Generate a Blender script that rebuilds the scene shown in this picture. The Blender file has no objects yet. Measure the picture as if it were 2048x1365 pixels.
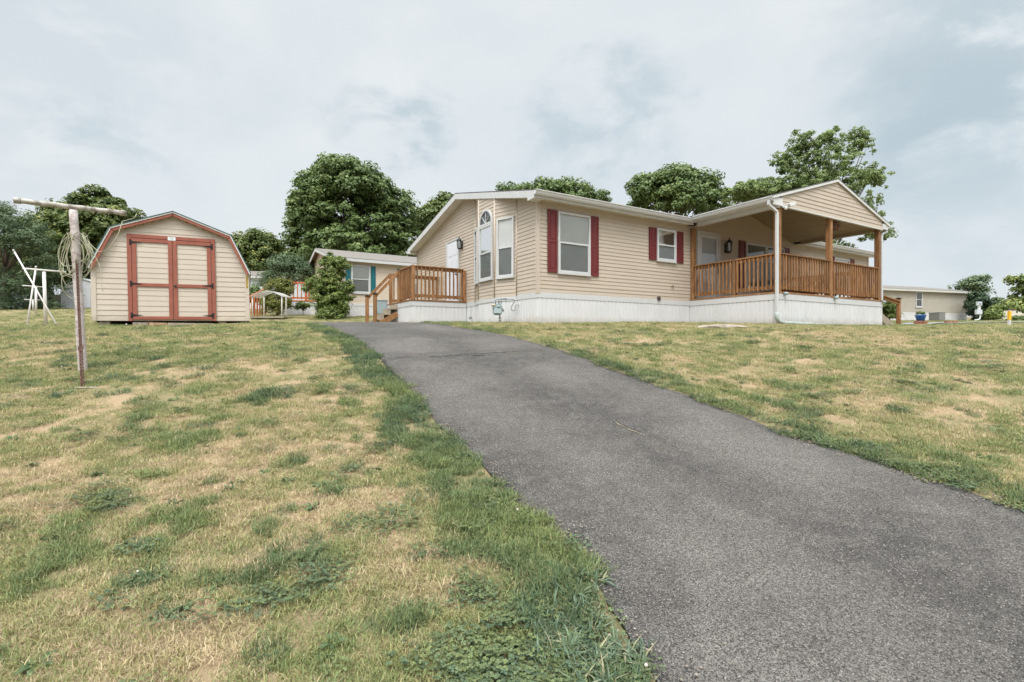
import bpy, bmesh, math, random
import numpy as np
from mathutils import Vector, Matrix, Euler

R = math.radians
scene = bpy.context.scene
col = scene.collection
# ------------------------------------------------------------------ camera
FPX, CX, HY, EYE = 1005.0, 1024.0, 684.0, 1.6
cam_d = bpy.data.cameras.new('camera')
cam = bpy.data.objects.new('camera', cam_d)
col.objects.link(cam)
cam.location = (0, 0, EYE)
cam.rotation_euler = (R(90), 0, 0)
cam_d.sensor_width = 36
cam_d.lens = FPX / 2048 * 36
cam_d.shift_y = (HY - 682.5) / 2048
cam_d.clip_start = 0.05
cam_d.clip_end = 2000
scene.camera = cam
# ------------------------------------------------------------------ light
SUN_EL, SUN_AZ = 58, -168          # behind the camera, a little left
sd = (math.sin(R(SUN_AZ)) * math.cos(R(SUN_EL)), math.cos(R(SUN_AZ)) * math.cos(R(SUN_EL)), math.sin(R(SUN_EL)))
sun_d = bpy.data.lights.new('sun', 'SUN')
sun_d.energy = 2.2
sun_d.angle = R(16)
sun_d.color = (1.0, 0.96, 0.9)
sun = bpy.data.objects.new('sun', sun_d)
col.objects.link(sun)
sun.rotation_euler = Vector(sd).to_track_quat('Z', 'Y').to_euler()
sun.location = (0, -10, 30)

world = bpy.data.worlds.new('World')
scene.world = world
world.use_nodes = True
wn, wl = world.node_tree.nodes, world.node_tree.links
wn.clear()
def N(nodes, t, **kw):
    n = nodes.new(t)
    for k, v in kw.items():
        setattr(n, k, v)
    return n
wo = N(wn, 'ShaderNodeOutputWorld'); wb = N(wn, 'ShaderNodeBackground')
wb.inputs['Strength'].default_value = 0.1
sky = N(wn, 'ShaderNodeTexSky', sky_type='NISHITA', sun_disc=False)
sky.sun_elevation = R(SUN_EL); sky.sun_rotation = R(SUN_AZ); sky.air_density = 1.0; sky.dust_density = 2.0
tc = N(wn, 'ShaderNodeTexCoord')
def vmath(nodes, links, op, a, b=None):
    n = N(nodes, 'ShaderNodeVectorMath', operation=op)
    for i, x in enumerate((a, b)):
        if x is None: continue
        if isinstance(x, (tuple, list)): n.inputs[i].default_value = x
        else: links.new(x, n.inputs[i])
    return n
def fmath(nodes, links, op, a, b=None, c=None, clamp=False):
    n = N(nodes, 'ShaderNodeMath', operation=op, use_clamp=clamp)
    for i, x in enumerate((a, b, c)):
        if x is None: continue
        if isinstance(x, (int, float)): n.inputs[i].default_value = x
        else: links.new(x, n.inputs[i])
    return n.outputs[0]
def sstep(nodes, links, x, lo, hi):
    n = N(nodes, 'ShaderNodeMapRange', interpolation_type='SMOOTHSTEP')
    n.inputs['From Min'].default_value = lo; n.inputs['From Max'].default_value = hi
    links.new(x, n.inputs['Value'])
    return n.outputs[0]
def mixc(nodes, links, f, a, b, blend='MIX'):
    n = N(nodes, 'ShaderNodeMix', data_type='RGBA', blend_type=blend)
    for s, x in ((n.inputs[0], f), (n.inputs[6], a), (n.inputs[7], b)):
        if isinstance(x, (int, float)): s.default_value = x
        elif isinstance(x, (tuple, list)): s.default_value = (*x[:3], 1)
        else: links.new(x, s)
    return n.outputs[2]
def noise(nodes, links, vec, scale, detail=4, rough=0.55, dist=0.0):
    n = N(nodes, 'ShaderNodeTexNoise')
    n.inputs['Scale'].default_value = scale; n.inputs['Detail'].default_value = detail
    n.inputs['Roughness'].default_value = rough; n.inputs['Distortion'].default_value = dist
    if vec is not None: links.new(vec, n.inputs['Vector'])
    return n.outputs[0]
W = (wn, wl)
dirn = vmath(*W, 'NORMALIZE', tc.outputs['Generated']).outputs[0]
stretch = vmath(*W, 'MULTIPLY', dirn, (1.0, 1.0, 1.7)).outputs[0]
n1 = noise(*W, stretch, 2.0, 7, 0.52, 0.4)
n2 = noise(*W, stretch, 6.5, 8, 0.58, 0.3)
n3 = noise(*W, stretch, 1.1, 3, 0.5, 0.2)
wobv = noise(*W, stretch, 5.0, 6, 0.6, 0.2)
base_c = mixc(*W, sstep(*W, n1, 0.38, 0.66), (7.8, 8.4, 8.75), (8.6, 9.0, 9.2))
base_c = mixc(*W, fmath(*W, 'MULTIPLY', sstep(*W, n3, 0.5, 0.7), 0.5), base_c, (7.2, 7.95, 8.4))
def blob(u, v, inner, outer):
    d = Vector(((u - CX) / FPX, 1, (HY - v) / FPX)).normalized()
    dt = vmath(*W, 'DOT_PRODUCT', dirn, tuple(d)).outputs['Value']
    ang = fmath(*W, 'ARCCOSINE', dt)
    ang = fmath(*W, 'ADD', ang, fmath(*W, 'MULTIPLY', fmath(*W, 'SUBTRACT', wobv, 0.52), 0.34))
    m = sstep(*W, ang, inner, outer)
    return fmath(*W, 'SUBTRACT', 1.0, m)
masks = [(1270, 190, .01, .10, .5), (1130, 270, .02, .13, .6), (850, 240, .01, .085, .6), (1290, 300, .02, .12, .4),
         (1930, 350, .04, .20, .55), (1990, 30, .06, .26, .7), (150, 265, .02, .10, .35), (60, 90, .1, .3, .3), (760, 245, .01, .08, .45)]
cc = base_c
for u, v, a, b, s in masks:
    cc = mixc(*W, fmath(*W, 'MULTIPLY', blob(u, v, a, b), fmath(*W, 'MULTIPLY', sstep(*W, n2, 0.34, 0.54), s)), cc, (4.8, 5.95, 6.65))
# the cloud layer is thinner and brighter around the hidden sun and overhead
sdot = vmath(*W, 'DOT_PRODUCT', dirn, sd).outputs['Value']
glow = fmath(*W, 'MULTIPLY', sstep(*W, sdot, 0.35, 1.0), 3.0)
sx = N(wn, 'ShaderNodeSeparateXYZ'); wl.new(dirn, sx.inputs[0])
zen = fmath(*W, 'MULTIPLY', sstep(*W, sx.outputs[2], 0.58, 0.95), 1.4)
gain = fmath(*W, 'ADD', fmath(*W, 'ADD', glow, zen), 1.0)
# unseen sky low behind the camera, dimmed to deepen the porch shade
back_dim = fmath(*W, 'MULTIPLY', fmath(*W, 'SUBTRACT', 1.0, sstep(*W, sx.outputs[1], -0.5, 0.1)), fmath(*W, 'SUBTRACT', 1.0, sstep(*W, sx.outputs[2], 0.3, 0.62)))
gain = fmath(*W, 'MULTIPLY', gain, fmath(*W, 'SUBTRACT', 1.0, fmath(*W, 'MULTIPLY', back_dim, 0.6)))
cc2 = vmath(*W, 'SCALE', cc); wl.new(gain, cc2.inputs['Scale'])
skym = mixc(*W, 0.93, sky.outputs[0], cc2.outputs[0])
wl.new(skym, wb.inputs['Color']); wl.new(wb.outputs[0], wo.inputs[0])

scene.view_settings.view_transform = 'Standard'
scene.view_settings.look = 'None'
scene.view_settings.exposure = 0.0
scene.view_settings.gamma = 1.0
scene.render.engine = 'CYCLES'
scene.cycles.use_denoising = True
scene.cycles.max_bounces = 6
scene.cycles.transparent_max_bounces = 12
scene.cycles.sample_clamp_indirect = 4.0

rng = np.random.default_rng(7)
random.seed(7)

# ------------------------------------------------------------------ noise + terrain height (numpy)
_perm = np.random.default_rng(3).random((256, 256))
def vnoise(x, y):
    xi = np.floor(x).astype(int); yi = np.floor(y).astype(int)
    fx = x - xi; fy = y - yi
    fx = fx * fx * (3 - 2 * fx); fy = fy * fy * (3 - 2 * fy)
    a = _perm[xi & 255, yi & 255]; b = _perm[(xi + 1) & 255, yi & 255]
    c = _perm[xi & 255, (yi + 1) & 255]; d = _perm[(xi + 1) & 255, (yi + 1) & 255]
    return (a * (1 - fx) + b * fx) * (1 - fy) + (c * (1 - fx) + d * fx) * fy
def fbm(x, y, sc=1.0, octv=4, seed=0):
    x = np.asarray(x, float) * sc + 17.3 * seed + 100; y = np.asarray(y, float) * sc + 9.1 * seed + 100
    t = 0; a = 0.5; s = 0
    for _ in range(octv):
        t = t + a * vnoise(x, y); s += a
        x = x * 2.03 + 5.2; y = y * 2.03 + 1.7; a *= 0.55
    return t / s
def sm(x, a, b):
    t = np.clip((np.asarray(x, float) - a) / (b - a), 0, 1)
    return t * t * (3 - 2 * t)
def H(x, y):
    x = np.asarray(x, float); y = np.asarray(y, float)
    near = 0.2 * y
    t = x / np.maximum(y, 4.0)
    k = 0.083 - 0.042 * sm(t, -0.2, 0.35)
    far = 1.6 + 0.50 + 0.009 * (y - 12) + k * np.maximum(0, y - 17.5) * sm(y, 16, 24)
    far = far - 0.28 * (1 - sm(x, -13.5, -10.0)) * (1 - sm(y, 14, 19))
    far = far - 0.09 * sm(x, 4, 9) * (1 - sm(y, 14, 22))
    far = far - 0.075 * np.exp(-((x + 8.2) ** 2 / 4.5 + (y - 12.2) ** 2 / 2.0))
    kk = 0.8
    h = np.maximum(kk - np.abs(near - far), 0) / kk
    z = np.minimum(near, far) - h * h * kk / 4
    z = np.where(y > 60, z, z)
    z = z + (fbm(x, y, 0.9, 3, 5) - 0.5) * 0.05 * sm(y, -4, 3)
    return z
def at(u, v, Y):
    return Vector(((u - CX) / FPX * Y, Y, (HY - v) / FPX * Y + EYE))
def gnd(u, Y):
    X = (u - CX) / FPX * Y
    return Vector((X, Y, float(H(X, Y))))
def ray_ground(u, v):
    rx = (u - CX) / FPX; rz = (HY - v) / FPX
    ys = np.arange(0.4, 40, 0.01)
    d = EYE + rz * ys - H(rx * ys, ys)
    i = np.argmax(d < 0)
    return rx * ys[i], ys[i]

# ------------------------------------------------------------------ objects helpers
def tag(o, label=None, cat=None, group=None, kind=None):
    if label: o['label'] = label
    if cat: o['category'] = cat
    if group: o['group'] = group
    if kind: o['kind'] = kind
    return o
def thing(name, label, cat, loc=(0, 0, 0), rz=0.0, group=None):
    o = bpy.data.objects.new(name, None); col.objects.link(o)
    o.empty_display_size = 0.2
    o.location = loc; o.rotation_euler = (0, 0, rz)
    return tag(o, label, cat, group)
class MB:
    """collects faces; frame = (origin, u axis, outward axis)"""
    def __init__(self, o=(0, 0, 0), u=(1, 0, 0), n=(0, 1, 0)):
        self.v = []; self.f = []; self.mi = []; self.cur = 0; self.smooth = []
        self.o = Vector(o); self.u = Vector(u); self.n = Vector(n)
    def frame(self, o=(0, 0, 0), u=(1, 0, 0), n=(0, 1, 0)):
        self.o = Vector(o); self.u = Vector(u); self.n = Vector(n); return self
    def P(self, a, d, z):
        return self.o + self.u * a + self.n * d + Vector((0, 0, z))
    def add(self, vs, fs, s=False):
        b = len(self.v); self.v += [tuple(x) for x in vs]
        for f in fs:
            self.f.append([b + i for i in f]); self.mi.append(self.cur); self.smooth.append(s)
    def box(self, a0, a1, d0, d1, z0, z1):
        p = self.P
        self.add([p(a0, d0, z0), p(a1, d0, z0), p(a1, d1, z0), p(a0, d1, z0), p(a0, d0, z1), p(a1, d0, z1), p(a1, d1, z1), p(a0, d1, z1)],
                 [(0, 3, 2, 1), (4, 5, 6, 7), (0, 1, 5, 4), (1, 2, 6, 5), (2, 3, 7, 6), (3, 0, 4, 7)])
        return self
    def quad(self, a0, a1, d, z0, z1):
        p = self.P
        self.add([p(a0, d, z0), p(a1, d, z0), p(a1, d, z1), p(a0, d, z1)], [(0, 1, 2, 3)]); return self
    def prism(self, poly, d0, d1):
        """poly in (a, z); extruded along n"""
        n = len(poly)
        vs = [self.P(a, d0, z) for a, z in poly] + [self.P(a, d1, z) for a, z in poly]
        self.add(vs, [tuple(range(n))[::-1], tuple(range(n, 2 * n))] + [(i, (i + 1) % n, n + (i + 1) % n, n + i) for i in range(n)])
        return self
    def slab(self, p, thick):
        """p: 4 points (a,d,z); thickened downwards"""
        vs = [self.P(*q) for q in p] + [self.P(q[0], q[1], q[2] - thick) for q in p]
        self.add(vs, [(0, 1, 2, 3), (7, 6, 5, 4), (0, 4, 5, 1), (1, 5, 6, 2), (2, 6, 7, 3), (3, 7, 4, 0)])
        return self
    def beam(self, p, q, w, h, up=(0, 0, 1)):
        """rect bar between local points p,q (a,d,z)"""
        P, Q = self.P(*p), self.P(*q)
        d = (Q - P).normalized(); upv = Vector(up)
        s = d.cross(upv)
        if s.length < 1e-4: s = d.cross(Vector((1, 0, 0)))
        s.normalize(); t = s.cross(d)
        s = s * w / 2; t = t * h / 2
        self.add([P - s - t, P + s - t, P + s + t, P - s + t, Q - s - t, Q + s - t, Q + s + t, Q - s + t],
                 [(0, 3, 2, 1), (4, 5, 6, 7), (0, 1, 5, 4), (1, 2, 6, 5), (2, 3, 7, 6), (3, 0, 4, 7)])
        return self
    def tube(self, pts, r, n=8, cap=True, closed=False):
        pts = [self.P(*p) for p in pts]
        m = len(pts)
        rs = r if isinstance(r, (list, tuple)) else [r] * m
        prev = None; vs = []
        for i, p in enumerate(pts):
            if closed: d = pts[(i + 1) % m] - pts[i - 1]
            else: d = pts[min(i + 1, m - 1)] - pts[max(i - 1, 0)]
            if d.length < 1e-9: d = Vector((0, 0, 1))
            d.normalize()
            if prev is None:
                s = d.cross(Vector((0, 0, 1)))
                if s.length < 0.05: s = d.cross(Vector((1, 0, 0)))
            else:
                s = prev - d * prev.dot(d)
                if s.length < 1e-5: s = d.cross(Vector((1, 0, 0)))
            s.normalize(); prev = s; t = d.cross(s)
            for k in range(n):
                a = 2 * math.pi * k / n
                vs.append(p + (s * math.cos(a) + t * math.sin(a)) * rs[i])
        fs = []
        for i in range(m if closed else m - 1):
            j = (i + 1) % m
            for k in range(n):
                fs.append((i * n + k, i * n + (k + 1) % n, j * n + (k + 1) % n, j * n + k))
        self.add(vs, fs, True)
        if cap and not closed:
            b = len(self.v) - len(vs)
            for ring in (0, m - 1):
                self.f.append([b + ring * n + k for k in range(n)]); self.mi.append(self.cur); self.smooth.append(False)
        return self
    def lathe(self, c, prof, n=12):
        """prof: list of (r, z) about local centre c=(a,d)"""
        vs = []
        for r, z in prof:
            for k in range(n):
                a = 2 * math.pi * k / n
                vs.append(self.P(c[0] + r * math.cos(a), c[1] + r * math.sin(a), z))
        fs = []
        for i in range(len(prof) - 1):
            for k in range(n):
                fs.append((i * n + k, i * n + (k + 1) % n, (i + 1) * n + (k + 1) % n, (i + 1) * n + k))
        fs.append(tuple(range(n))[::-1]); fs.append(tuple((len(prof) - 1) * n + k for k in range(n)))
        self.add(vs, fs, n > 6)
        return self
    def build(self, name, mat, parent=None, bevel=0.0, wz=None, recalc=True):
        me = bpy.data.meshes.new(name)
        me.from_pydata(self.v, [], self.f)
        mats = mat if isinstance(mat, (list, tuple)) else [mat]
        for m in mats: me.materials.append(m)
        me.polygons.foreach_set('material_index', self.mi)
        me.polygons.foreach_set('use_smooth', self.smooth)
        if recalc:
            bm = bmesh.new(); bm.from_mesh(me)
            bmesh.ops.recalc_face_normals(bm, faces=bm.faces[:])
            if bevel > 0:
                bmesh.ops.bevel(bm, geom=[e for e in bm.edges if len(e.link_faces) == 2 and e.calc_face_angle(0) > 0.7], offset=bevel, segments=2, affect='EDGES', clamp_overlap=True)
            bm.to_mesh(me); bm.free()
        o = bpy.data.objects.new(name, me); col.objects.link(o)
        if parent is not None:
            o.parent = parent
            if parent.type == 'EMPTY' and parent.get('wz_flag'):
                pass
        return o
ZOFF = {}
def part(mb, name, mat, parent, bevel=0.0, label=None):
    o = mb.build(name, mat, parent, bevel)
    if parent is not None and parent.name in ZOFF: o.location = (0, 0, -ZOFF[parent.name])
    if label: o['label'] = label
    return o
def wthing(name, label, cat, loc, rz=0.0, group=None):
    """thing whose parts are written with world z and local x,y"""
    o = thing(name, label, cat, loc, rz, group)
    ZOFF[o.name] = loc[2]
    return o

# ------------------------------------------------------------------ materials
MATS = {}
def mat(name, rgb, rough=0.6, var=0.0, scale=8.0, bump=0.0, bscale=60.0, spec=0.4, metal=0.0, rnd=0.0, stain=None, stretch=None):
    if name in MATS: return MATS[name]
    m = bpy.data.materials.new(name); m.use_nodes = True
    ns, ls = m.node_tree.nodes, m.node_tree.links
    b = ns['Principled BSDF']; b.inputs['Roughness'].default_value = rough
    b.inputs['Specular IOR Level'].default_value = spec; b.inputs['Metallic'].default_value = metal
    t = N(ns, 'ShaderNodeTexCoord'); vec = t.outputs['Object']
    if stretch:
        vec = vmath(ns, ls, 'MULTIPLY', vec, stretch).outputs[0]
    c = rgb
    if var > 0:
        n = noise(ns, ls, vec, scale, 5, 0.6)
        c = mixc(ns, ls, sstep(ns, ls, n, 0.3, 0.7), tuple(x * (1 - var) for x in rgb), tuple(min(1, x * (1 + var)) for x in rgb))
    if stain:
        n = noise(ns, ls, vec, stain[1], 6, 0.65, 0.3)
        c = mixc(ns, ls, fmath(ns, ls, 'MULTIPLY', sstep(ns, ls, n, stain[2], stain[2] + 0.15), stain[3]), c, stain[0])
    if rnd > 0:
        oi = N(ns, 'ShaderNodeObjectInfo')
        f = fmath(ns, ls, 'MULTIPLY_ADD', oi.outputs['Random'], 2 * rnd, 1 - rnd)
        s = vmath(ns, ls, 'SCALE', c if not isinstance(c, tuple) else (0, 0, 0)); 
        if isinstance(c, tuple): s.inputs[0].default_value = c
        ls.new(f, s.inputs['Scale']); c = s.outputs[0]
    if isinstance(c, tuple): b.inputs['Base Color'].default_value = (*c, 1)
    else: ls.new(c, b.inputs['Base Color'])
    if bump > 0:
        n = noise(ns, ls, vec, bscale, 4, 0.6)
        bp = N(ns, 'ShaderNodeBump'); bp.inputs['Strength'].default_value = bump; bp.inputs['Distance'].default_value = 0.01
        ls.new(n, bp.inputs['Height']); ls.new(bp.outputs[0], b.inputs['Normal'])
    MATS[name] = m
    return m
SIDING = mat('vinyl_siding', (0.485, 0.408, 0.328), 0.55, 0.035, 1.2, stain=((0.43, 0.37, 0.30), 2.5, 0.62, 0.35))
SIDING_T = mat('siding_trim', (0.51, 0.43, 0.355), 0.5, 0.03, 2)
SHED_S = mat('shed_siding', (0.56, 0.48, 0.395), 0.55, 0.04, 1.5, stain=((0.55, 0.48, 0.38), 2.2, 0.62, 0.3))
WHITE = mat('white_trim', (0.55, 0.55, 0.545), 0.45, 0.03, 3, stain=((0.62, 0.61, 0.57), 4, 0.6, 0.35))
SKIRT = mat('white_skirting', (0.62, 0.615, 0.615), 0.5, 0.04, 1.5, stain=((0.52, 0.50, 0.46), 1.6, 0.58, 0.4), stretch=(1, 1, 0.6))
def base_dirt_shade(m, zlo, zhi, colr, amt):  # mud tone towards the ground, also painted in for weak contact shade
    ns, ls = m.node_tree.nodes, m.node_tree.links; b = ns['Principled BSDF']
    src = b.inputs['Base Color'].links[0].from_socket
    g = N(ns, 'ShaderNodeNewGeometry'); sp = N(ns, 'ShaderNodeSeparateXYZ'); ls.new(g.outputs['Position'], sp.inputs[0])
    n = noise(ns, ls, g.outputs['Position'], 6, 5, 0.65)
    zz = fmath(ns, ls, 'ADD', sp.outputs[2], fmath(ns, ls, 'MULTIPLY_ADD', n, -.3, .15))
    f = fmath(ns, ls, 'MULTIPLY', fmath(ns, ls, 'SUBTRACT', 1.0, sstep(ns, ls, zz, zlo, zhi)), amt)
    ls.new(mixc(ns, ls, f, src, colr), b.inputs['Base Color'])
base_dirt_shade(SKIRT, 2.02, 2.32, (0.30, 0.26, 0.19), .55)
base_dirt_shade(SHED_S, 2.08, 2.30, (0.34, 0.29, 0.20), .5)
ROOF = mat('roof_shingle', (0.12, 0.115, 0.11), 0.9, 0.3, 30, 0.5, 80)
RED = mat('shutter_red', (0.145, 0.025, 0.026), 0.5, 0.08, 3)
TEAL = mat('shutter_teal', (0.012, 0.13, 0.15), 0.5, 0.08, 3)
SHEDRED = mat('shed_trim_red', (0.30, 0.095, 0.062), 0.6, 0.10, 5, 0.1, 90, stain=((0.23, 0.075, 0.05), 6, 0.6, 0.4))
BLACK = mat('black_metal', (0.015, 0.014, 0.014), 0.45)
GREYM = mat('grey_metal', (0.30, 0.36, 0.37), 0.5, 0.1, 10)
GALV = mat('pipe_grey', (0.22, 0.235, 0.235), 0.5, 0.2, 20)
BLIND = mat('window_blind', (0.66, 0.65, 0.62), 0.8, 0.04, 2)
BLIND2 = mat('window_blind_shade', (0.22, 0.23, 0.21), 0.8, 0.06, 2)
DOORW = mat('door_white', (0.68, 0.69, 0.72), 0.4, 0.03, 2)
CONC = mat('concrete', (0.30, 0.25, 0.20), 0.9, 0.25, 9, 0.5, 60)
BRICK = mat('brick', (0.33, 0.15, 0.09), 0.85, 0.35, 18, 0.5, 60)
CEIL = mat('porch_ceiling', (0.37, 0.31, 0.205), 0.6, 0.05, 2)
DARKIN = mat('dark_gap', (0.02, 0.02, 0.02), 0.9)
BRONZE = mat('post_cap', (0.05, 0.035, 0.03), 0.5)
def wood_mat(name, c1, c2, knots=0.5, rnd=0.16, gscale=30):
    m = bpy.data.materials.new(name); m.use_nodes = True
    ns, ls = m.node_tree.nodes, m.node_tree.links
    b = ns['Principled BSDF']; b.inputs['Roughness'].default_value = 0.65; b.inputs['Specular IOR Level'].default_value = 0.3
    t = N(ns, 'ShaderNodeTexCoord')
    v = vmath(ns, ls, 'MULTIPLY', t.outputs['Object'], (1, 1, 0.12)).outputs[0]
    n = noise(ns, ls, v, gscale, 5, 0.6, 0.6)
    n2 = noise(ns, ls, t.outputs['Object'], 3.5, 4, 0.6)
    c = mixc(ns, ls, sstep(ns, ls, n, 0.35, 0.68), c1, c2)
    c = mixc(ns, ls, fmath(ns, ls, 'MULTIPLY', sstep(ns, ls, n2, 0.6, 0.75), knots), c, tuple(x * 0.35 for x in c1))
    oi = N(ns, 'ShaderNodeObjectInfo')
    f = fmath(ns, ls, 'MULTIPLY_ADD', oi.outputs['Random'], 2 * rnd, 1 - rnd)
    s = vmath(ns, ls, 'SCALE', c); ls.new(f, s.inputs['Scale'])
    ls.new(s.outputs[0], b.inputs['Base Color'])
    bp = N(ns, 'ShaderNodeBump'); bp.inputs['Strength'].default_value = 0.25; bp.inputs['Distance'].default_value = 0.004
    ls.new(n, bp.inputs['Height']); ls.new(bp.outputs[0], b.inputs['Normal'])
    MATS[name] = m
    return m
WOOD = wood_mat('deck_wood', (0.185, 0.085, 0.033), (0.35, 0.185, 0.082), rnd=0.22)
WOODR = wood_mat('red_deck_wood', (0.42, 0.10, 0.03), (0.52, 0.17, 0.06))
WOODG = wood_mat('grey_wood', (0.24, 0.19, 0.14), (0.42, 0.36, 0.28))
POLEM = mat('weathered_pole_paint', (0.50, 0.445, 0.42), 0.7, 0.12, 9, 0.5, 50, stain=((0.27, 0.19, 0.17), 11, 0.48, 0.75))
POLEC = mat('weathered_crossbar_paint', (0.44, 0.41, 0.36), 0.75, 0.2, 12, 0.6, 60, stain=((0.15, 0.125, 0.095), 10, 0.46, 0.8))
RUST = mat('rusty_chain', (0.115, 0.055, 0.04), 0.8, 0.4, 40)
ROPE = mat('nylon_rope', (0.38, 0.37, 0.255), 0.8, 0.15, 40)
PALEW = mat('pale_pole_paint', (0.66, 0.63, 0.60), 0.6, 0.1, 5)
def glass_mat(name, tint, screen=0.0):
    m = bpy.data.materials.new(name); m.use_nodes = True
    ns, ls = m.node_tree.nodes, m.node_tree.links; ns.clear()
    out = N(ns, 'ShaderNodeOutputMaterial'); tr = N(ns, 'ShaderNodeBsdfTransparent'); gl = N(ns, 'ShaderNodeBsdfGlossy')
    tr.inputs[0].default_value = (*tint, 1); gl.inputs['Roughness'].default_value = 0.03
    fr = N(ns, 'ShaderNodeLayerWeight'); fr.inputs[0].default_value = 0.25
    f = fmath(ns, ls, 'MULTIPLY_ADD', fr.outputs['Fresnel'], 0.85, 0.10, clamp=True)
    mx = N(ns, 'ShaderNodeMixShader'); ls.new(f, mx.inputs[0]); ls.new(tr.outputs[0], mx.inputs[1]); ls.new(gl.outputs[0], mx.inputs[2])
    last = mx.outputs[0]
    if screen > 0:
        df = N(ns, 'ShaderNodeBsdfDiffuse'); df.inputs[0].default_value = (0.15, 0.16, 0.16, 1)
        m2 = N(ns, 'ShaderNodeMixShader'); m2.inputs[0].default_value = screen
        ls.new(last, m2.inputs[1]); ls.new(df.outputs[0], m2.inputs[2]); last = m2.outputs[0]
    ls.new(last, out.inputs[0])
    return m
GLASS = glass_mat('window_glass', (0.93, 0.94, 0.94))
GLASSD = glass_mat('screened_glass', (0.88, 0.90, 0.89), 0.40)

# ------------------------------------------------------------------ siding, skirting, windows
SJ = random.Random(31)
def siding(mb, span, z0, z1, p=0.1, d=0.012, base=0.0):
    """lapped boards: span(z)->(a0,a1)"""
    z = z0
    while z < z1 - 1e-4:
        zt = min(z + p, z1)
        a0, a1 = span(z + 1e-4); b0, b1 = span(zt - 1e-4)
        if a1 - a0 < 0.01: break
        if b1 < b0: b0 = b1 = (a0 + a1) / 2
        P = mb.P
        dd = base + d; dl = base + d * 0.12
        cuts = [0.0]
        if a1 - a0 > 3.0:
            q = SJ.uniform(.8, 3.6)
            while q < a1 - a0 - .5: cuts.append(q / (a1 - a0)); q += 3.66
        cuts.append(1.0)
        for i_, (c0, c1) in enumerate(zip(cuts[:-1], cuts[1:])):
            e = SJ.uniform(0, .0022); A0, A1 = a0 + (a1 - a0) * c0, a0 + (a1 - a0) * c1; B0, B1 = b0 + (b1 - b0) * c0, b0 + (b1 - b0) * c1
            mb.add([P(A0, dd + e, z), P(A1, dd + e, z), P(A1, dd * 0.98 + e, z + 0.012), P(A0, dd * 0.98 + e, z + 0.012), P(B1, dl + e, zt), P(B0, dl + e, zt), P(A0, dl - 0.004, z), P(A1, dl - 0.004, z), P(A1, 0, z), P(B1, 0, zt)],
                   [(0, 1, 2, 3), (3, 2, 4, 5), (0, 6, 7, 1), (1, 8, 9, 4, 2)])
        z = zt
    return mb
def skirt(mb, a0, a1, z0, z1, base=0.0, pitch=0.135, dep=0.012):
    """ribbed vertical panels; z0 may be a function of a"""
    n = max(1, int(round((a1 - a0) / pitch))); w = (a1 - a0) / n
    zf = z0 if callable(z0) else (lambda a: z0)
    prof = []
    for i in range(n):
        s = a0 + i * w
        prof += [(s, base), (s + w * 0.10, base), (s + w * 0.14, base + dep), (s + w * 0.9, base + dep), (s + w * 0.94, base)]
    prof.append((a1, base))
    vs = []
    for a, d in prof: vs += [mb.P(a, d, zf(a)), mb.P(a, d, z1)]
    mb.add(vs, [(2 * i, 2 * i + 2, 2 * i + 3, 2 * i + 1) for i in range(len(prof) - 1)])
    return mb
def window(parent, fr, a0, a1, z0, z1, arch=None, split=0.5, dark=False, name='window', fw=0.055, simple=False):
    w = MB(*fr)
    # frame is the window object; sash rails, panes, blind are its children
    w.box(a0, a0 + fw, 0.016, 0.06, z0, z1); w.box(a1 - fw, a1, 0.016, 0.06, z0, z1)
    w.box(a0 + fw, a1 - fw, 0.016, 0.058, z0, z0 + fw); w.box(a0 + fw, a1 - fw, 0.016, 0.058, z1 - fw, z1)
    w.box(a0 - 0.012, a1 + 0.012, 0.014, 0.07, z0 - 0.03, z0 - 0.002)
    fo = part(w, name, WHITE, parent, 0.004)
    zm = z0 + (z1 - z0) * split
    s = MB(*fr); s.box(a0 + fw, a1 - fw, 0.03, 0.05, zm - 0.022, zm + 0.022)
    s.box(a0 + fw, a0 + fw + 0.022, 0.030, 0.044, z0 + fw, zm - 0.022); s.box(a1 - fw - 0.022, a1 - fw, 0.030, 0.044, z0 + fw, zm - 0.022)
    s.box(a0 + fw + 0.022, a1 - fw - 0.022, 0.030, 0.042, z0 + fw, z0 + fw + 0.022)
    part(s, 'sash', WHITE, fo)
    g = MB(*fr); g.quad(a0 + fw, a1 - fw, 0.030, zm + 0.022, z1 - fw); part(g, 'pane', GLASS, fo)
    g = MB(*fr); g.quad(a0 + fw + 0.022, a1 - fw - 0.022, 0.028, z0 + fw + 0.022, zm - 0.022); part(g, 'pane', GLASSD, fo)
    b = MB(*fr); b.box(a0 + fw, a1 - fw, 0.0155, 0.018, z0 + fw, z1 - fw)
    part(b, 'blind', BLIND2 if dark else BLIND, fo)
    return fo
def shutter(parent, fr, a0, a1, z0, z1, m=None, label=None):
    m = m or RED
    s = MB(*fr); zm = z0 + (z1 - z0) * 0.5; st = min(0.055, (a1 - a0) * 0.2)
    s.box(a0, a1, 0.014, 0.034, z0, z1)
    s.box(a0, a0 + st, 0.034, 0.046, z0, z1); s.box(a1 - st, a1, 0.034, 0.046, z0, z1)
    s.box(a0 + st, a1 - st, 0.034, 0.045, z0, z0 + 0.09); s.box(a0 + st, a1 - st, 0.034, 0.045, z1 - 0.07, z1)
    s.box(a0 + st, a1 - st, 0.034, 0.045, zm - 0.035, zm + 0.035)
    for p, q in ((z0 + 0.115, zm - 0.06), (zm + 0.06, z1 - 0.095)):
        s.box(a0 + st + 0.025, a1 - st - 0.025, 0.034, 0.043, p, q)
    return part(s, 'shutter', m, parent, 0.003, label)
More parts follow.
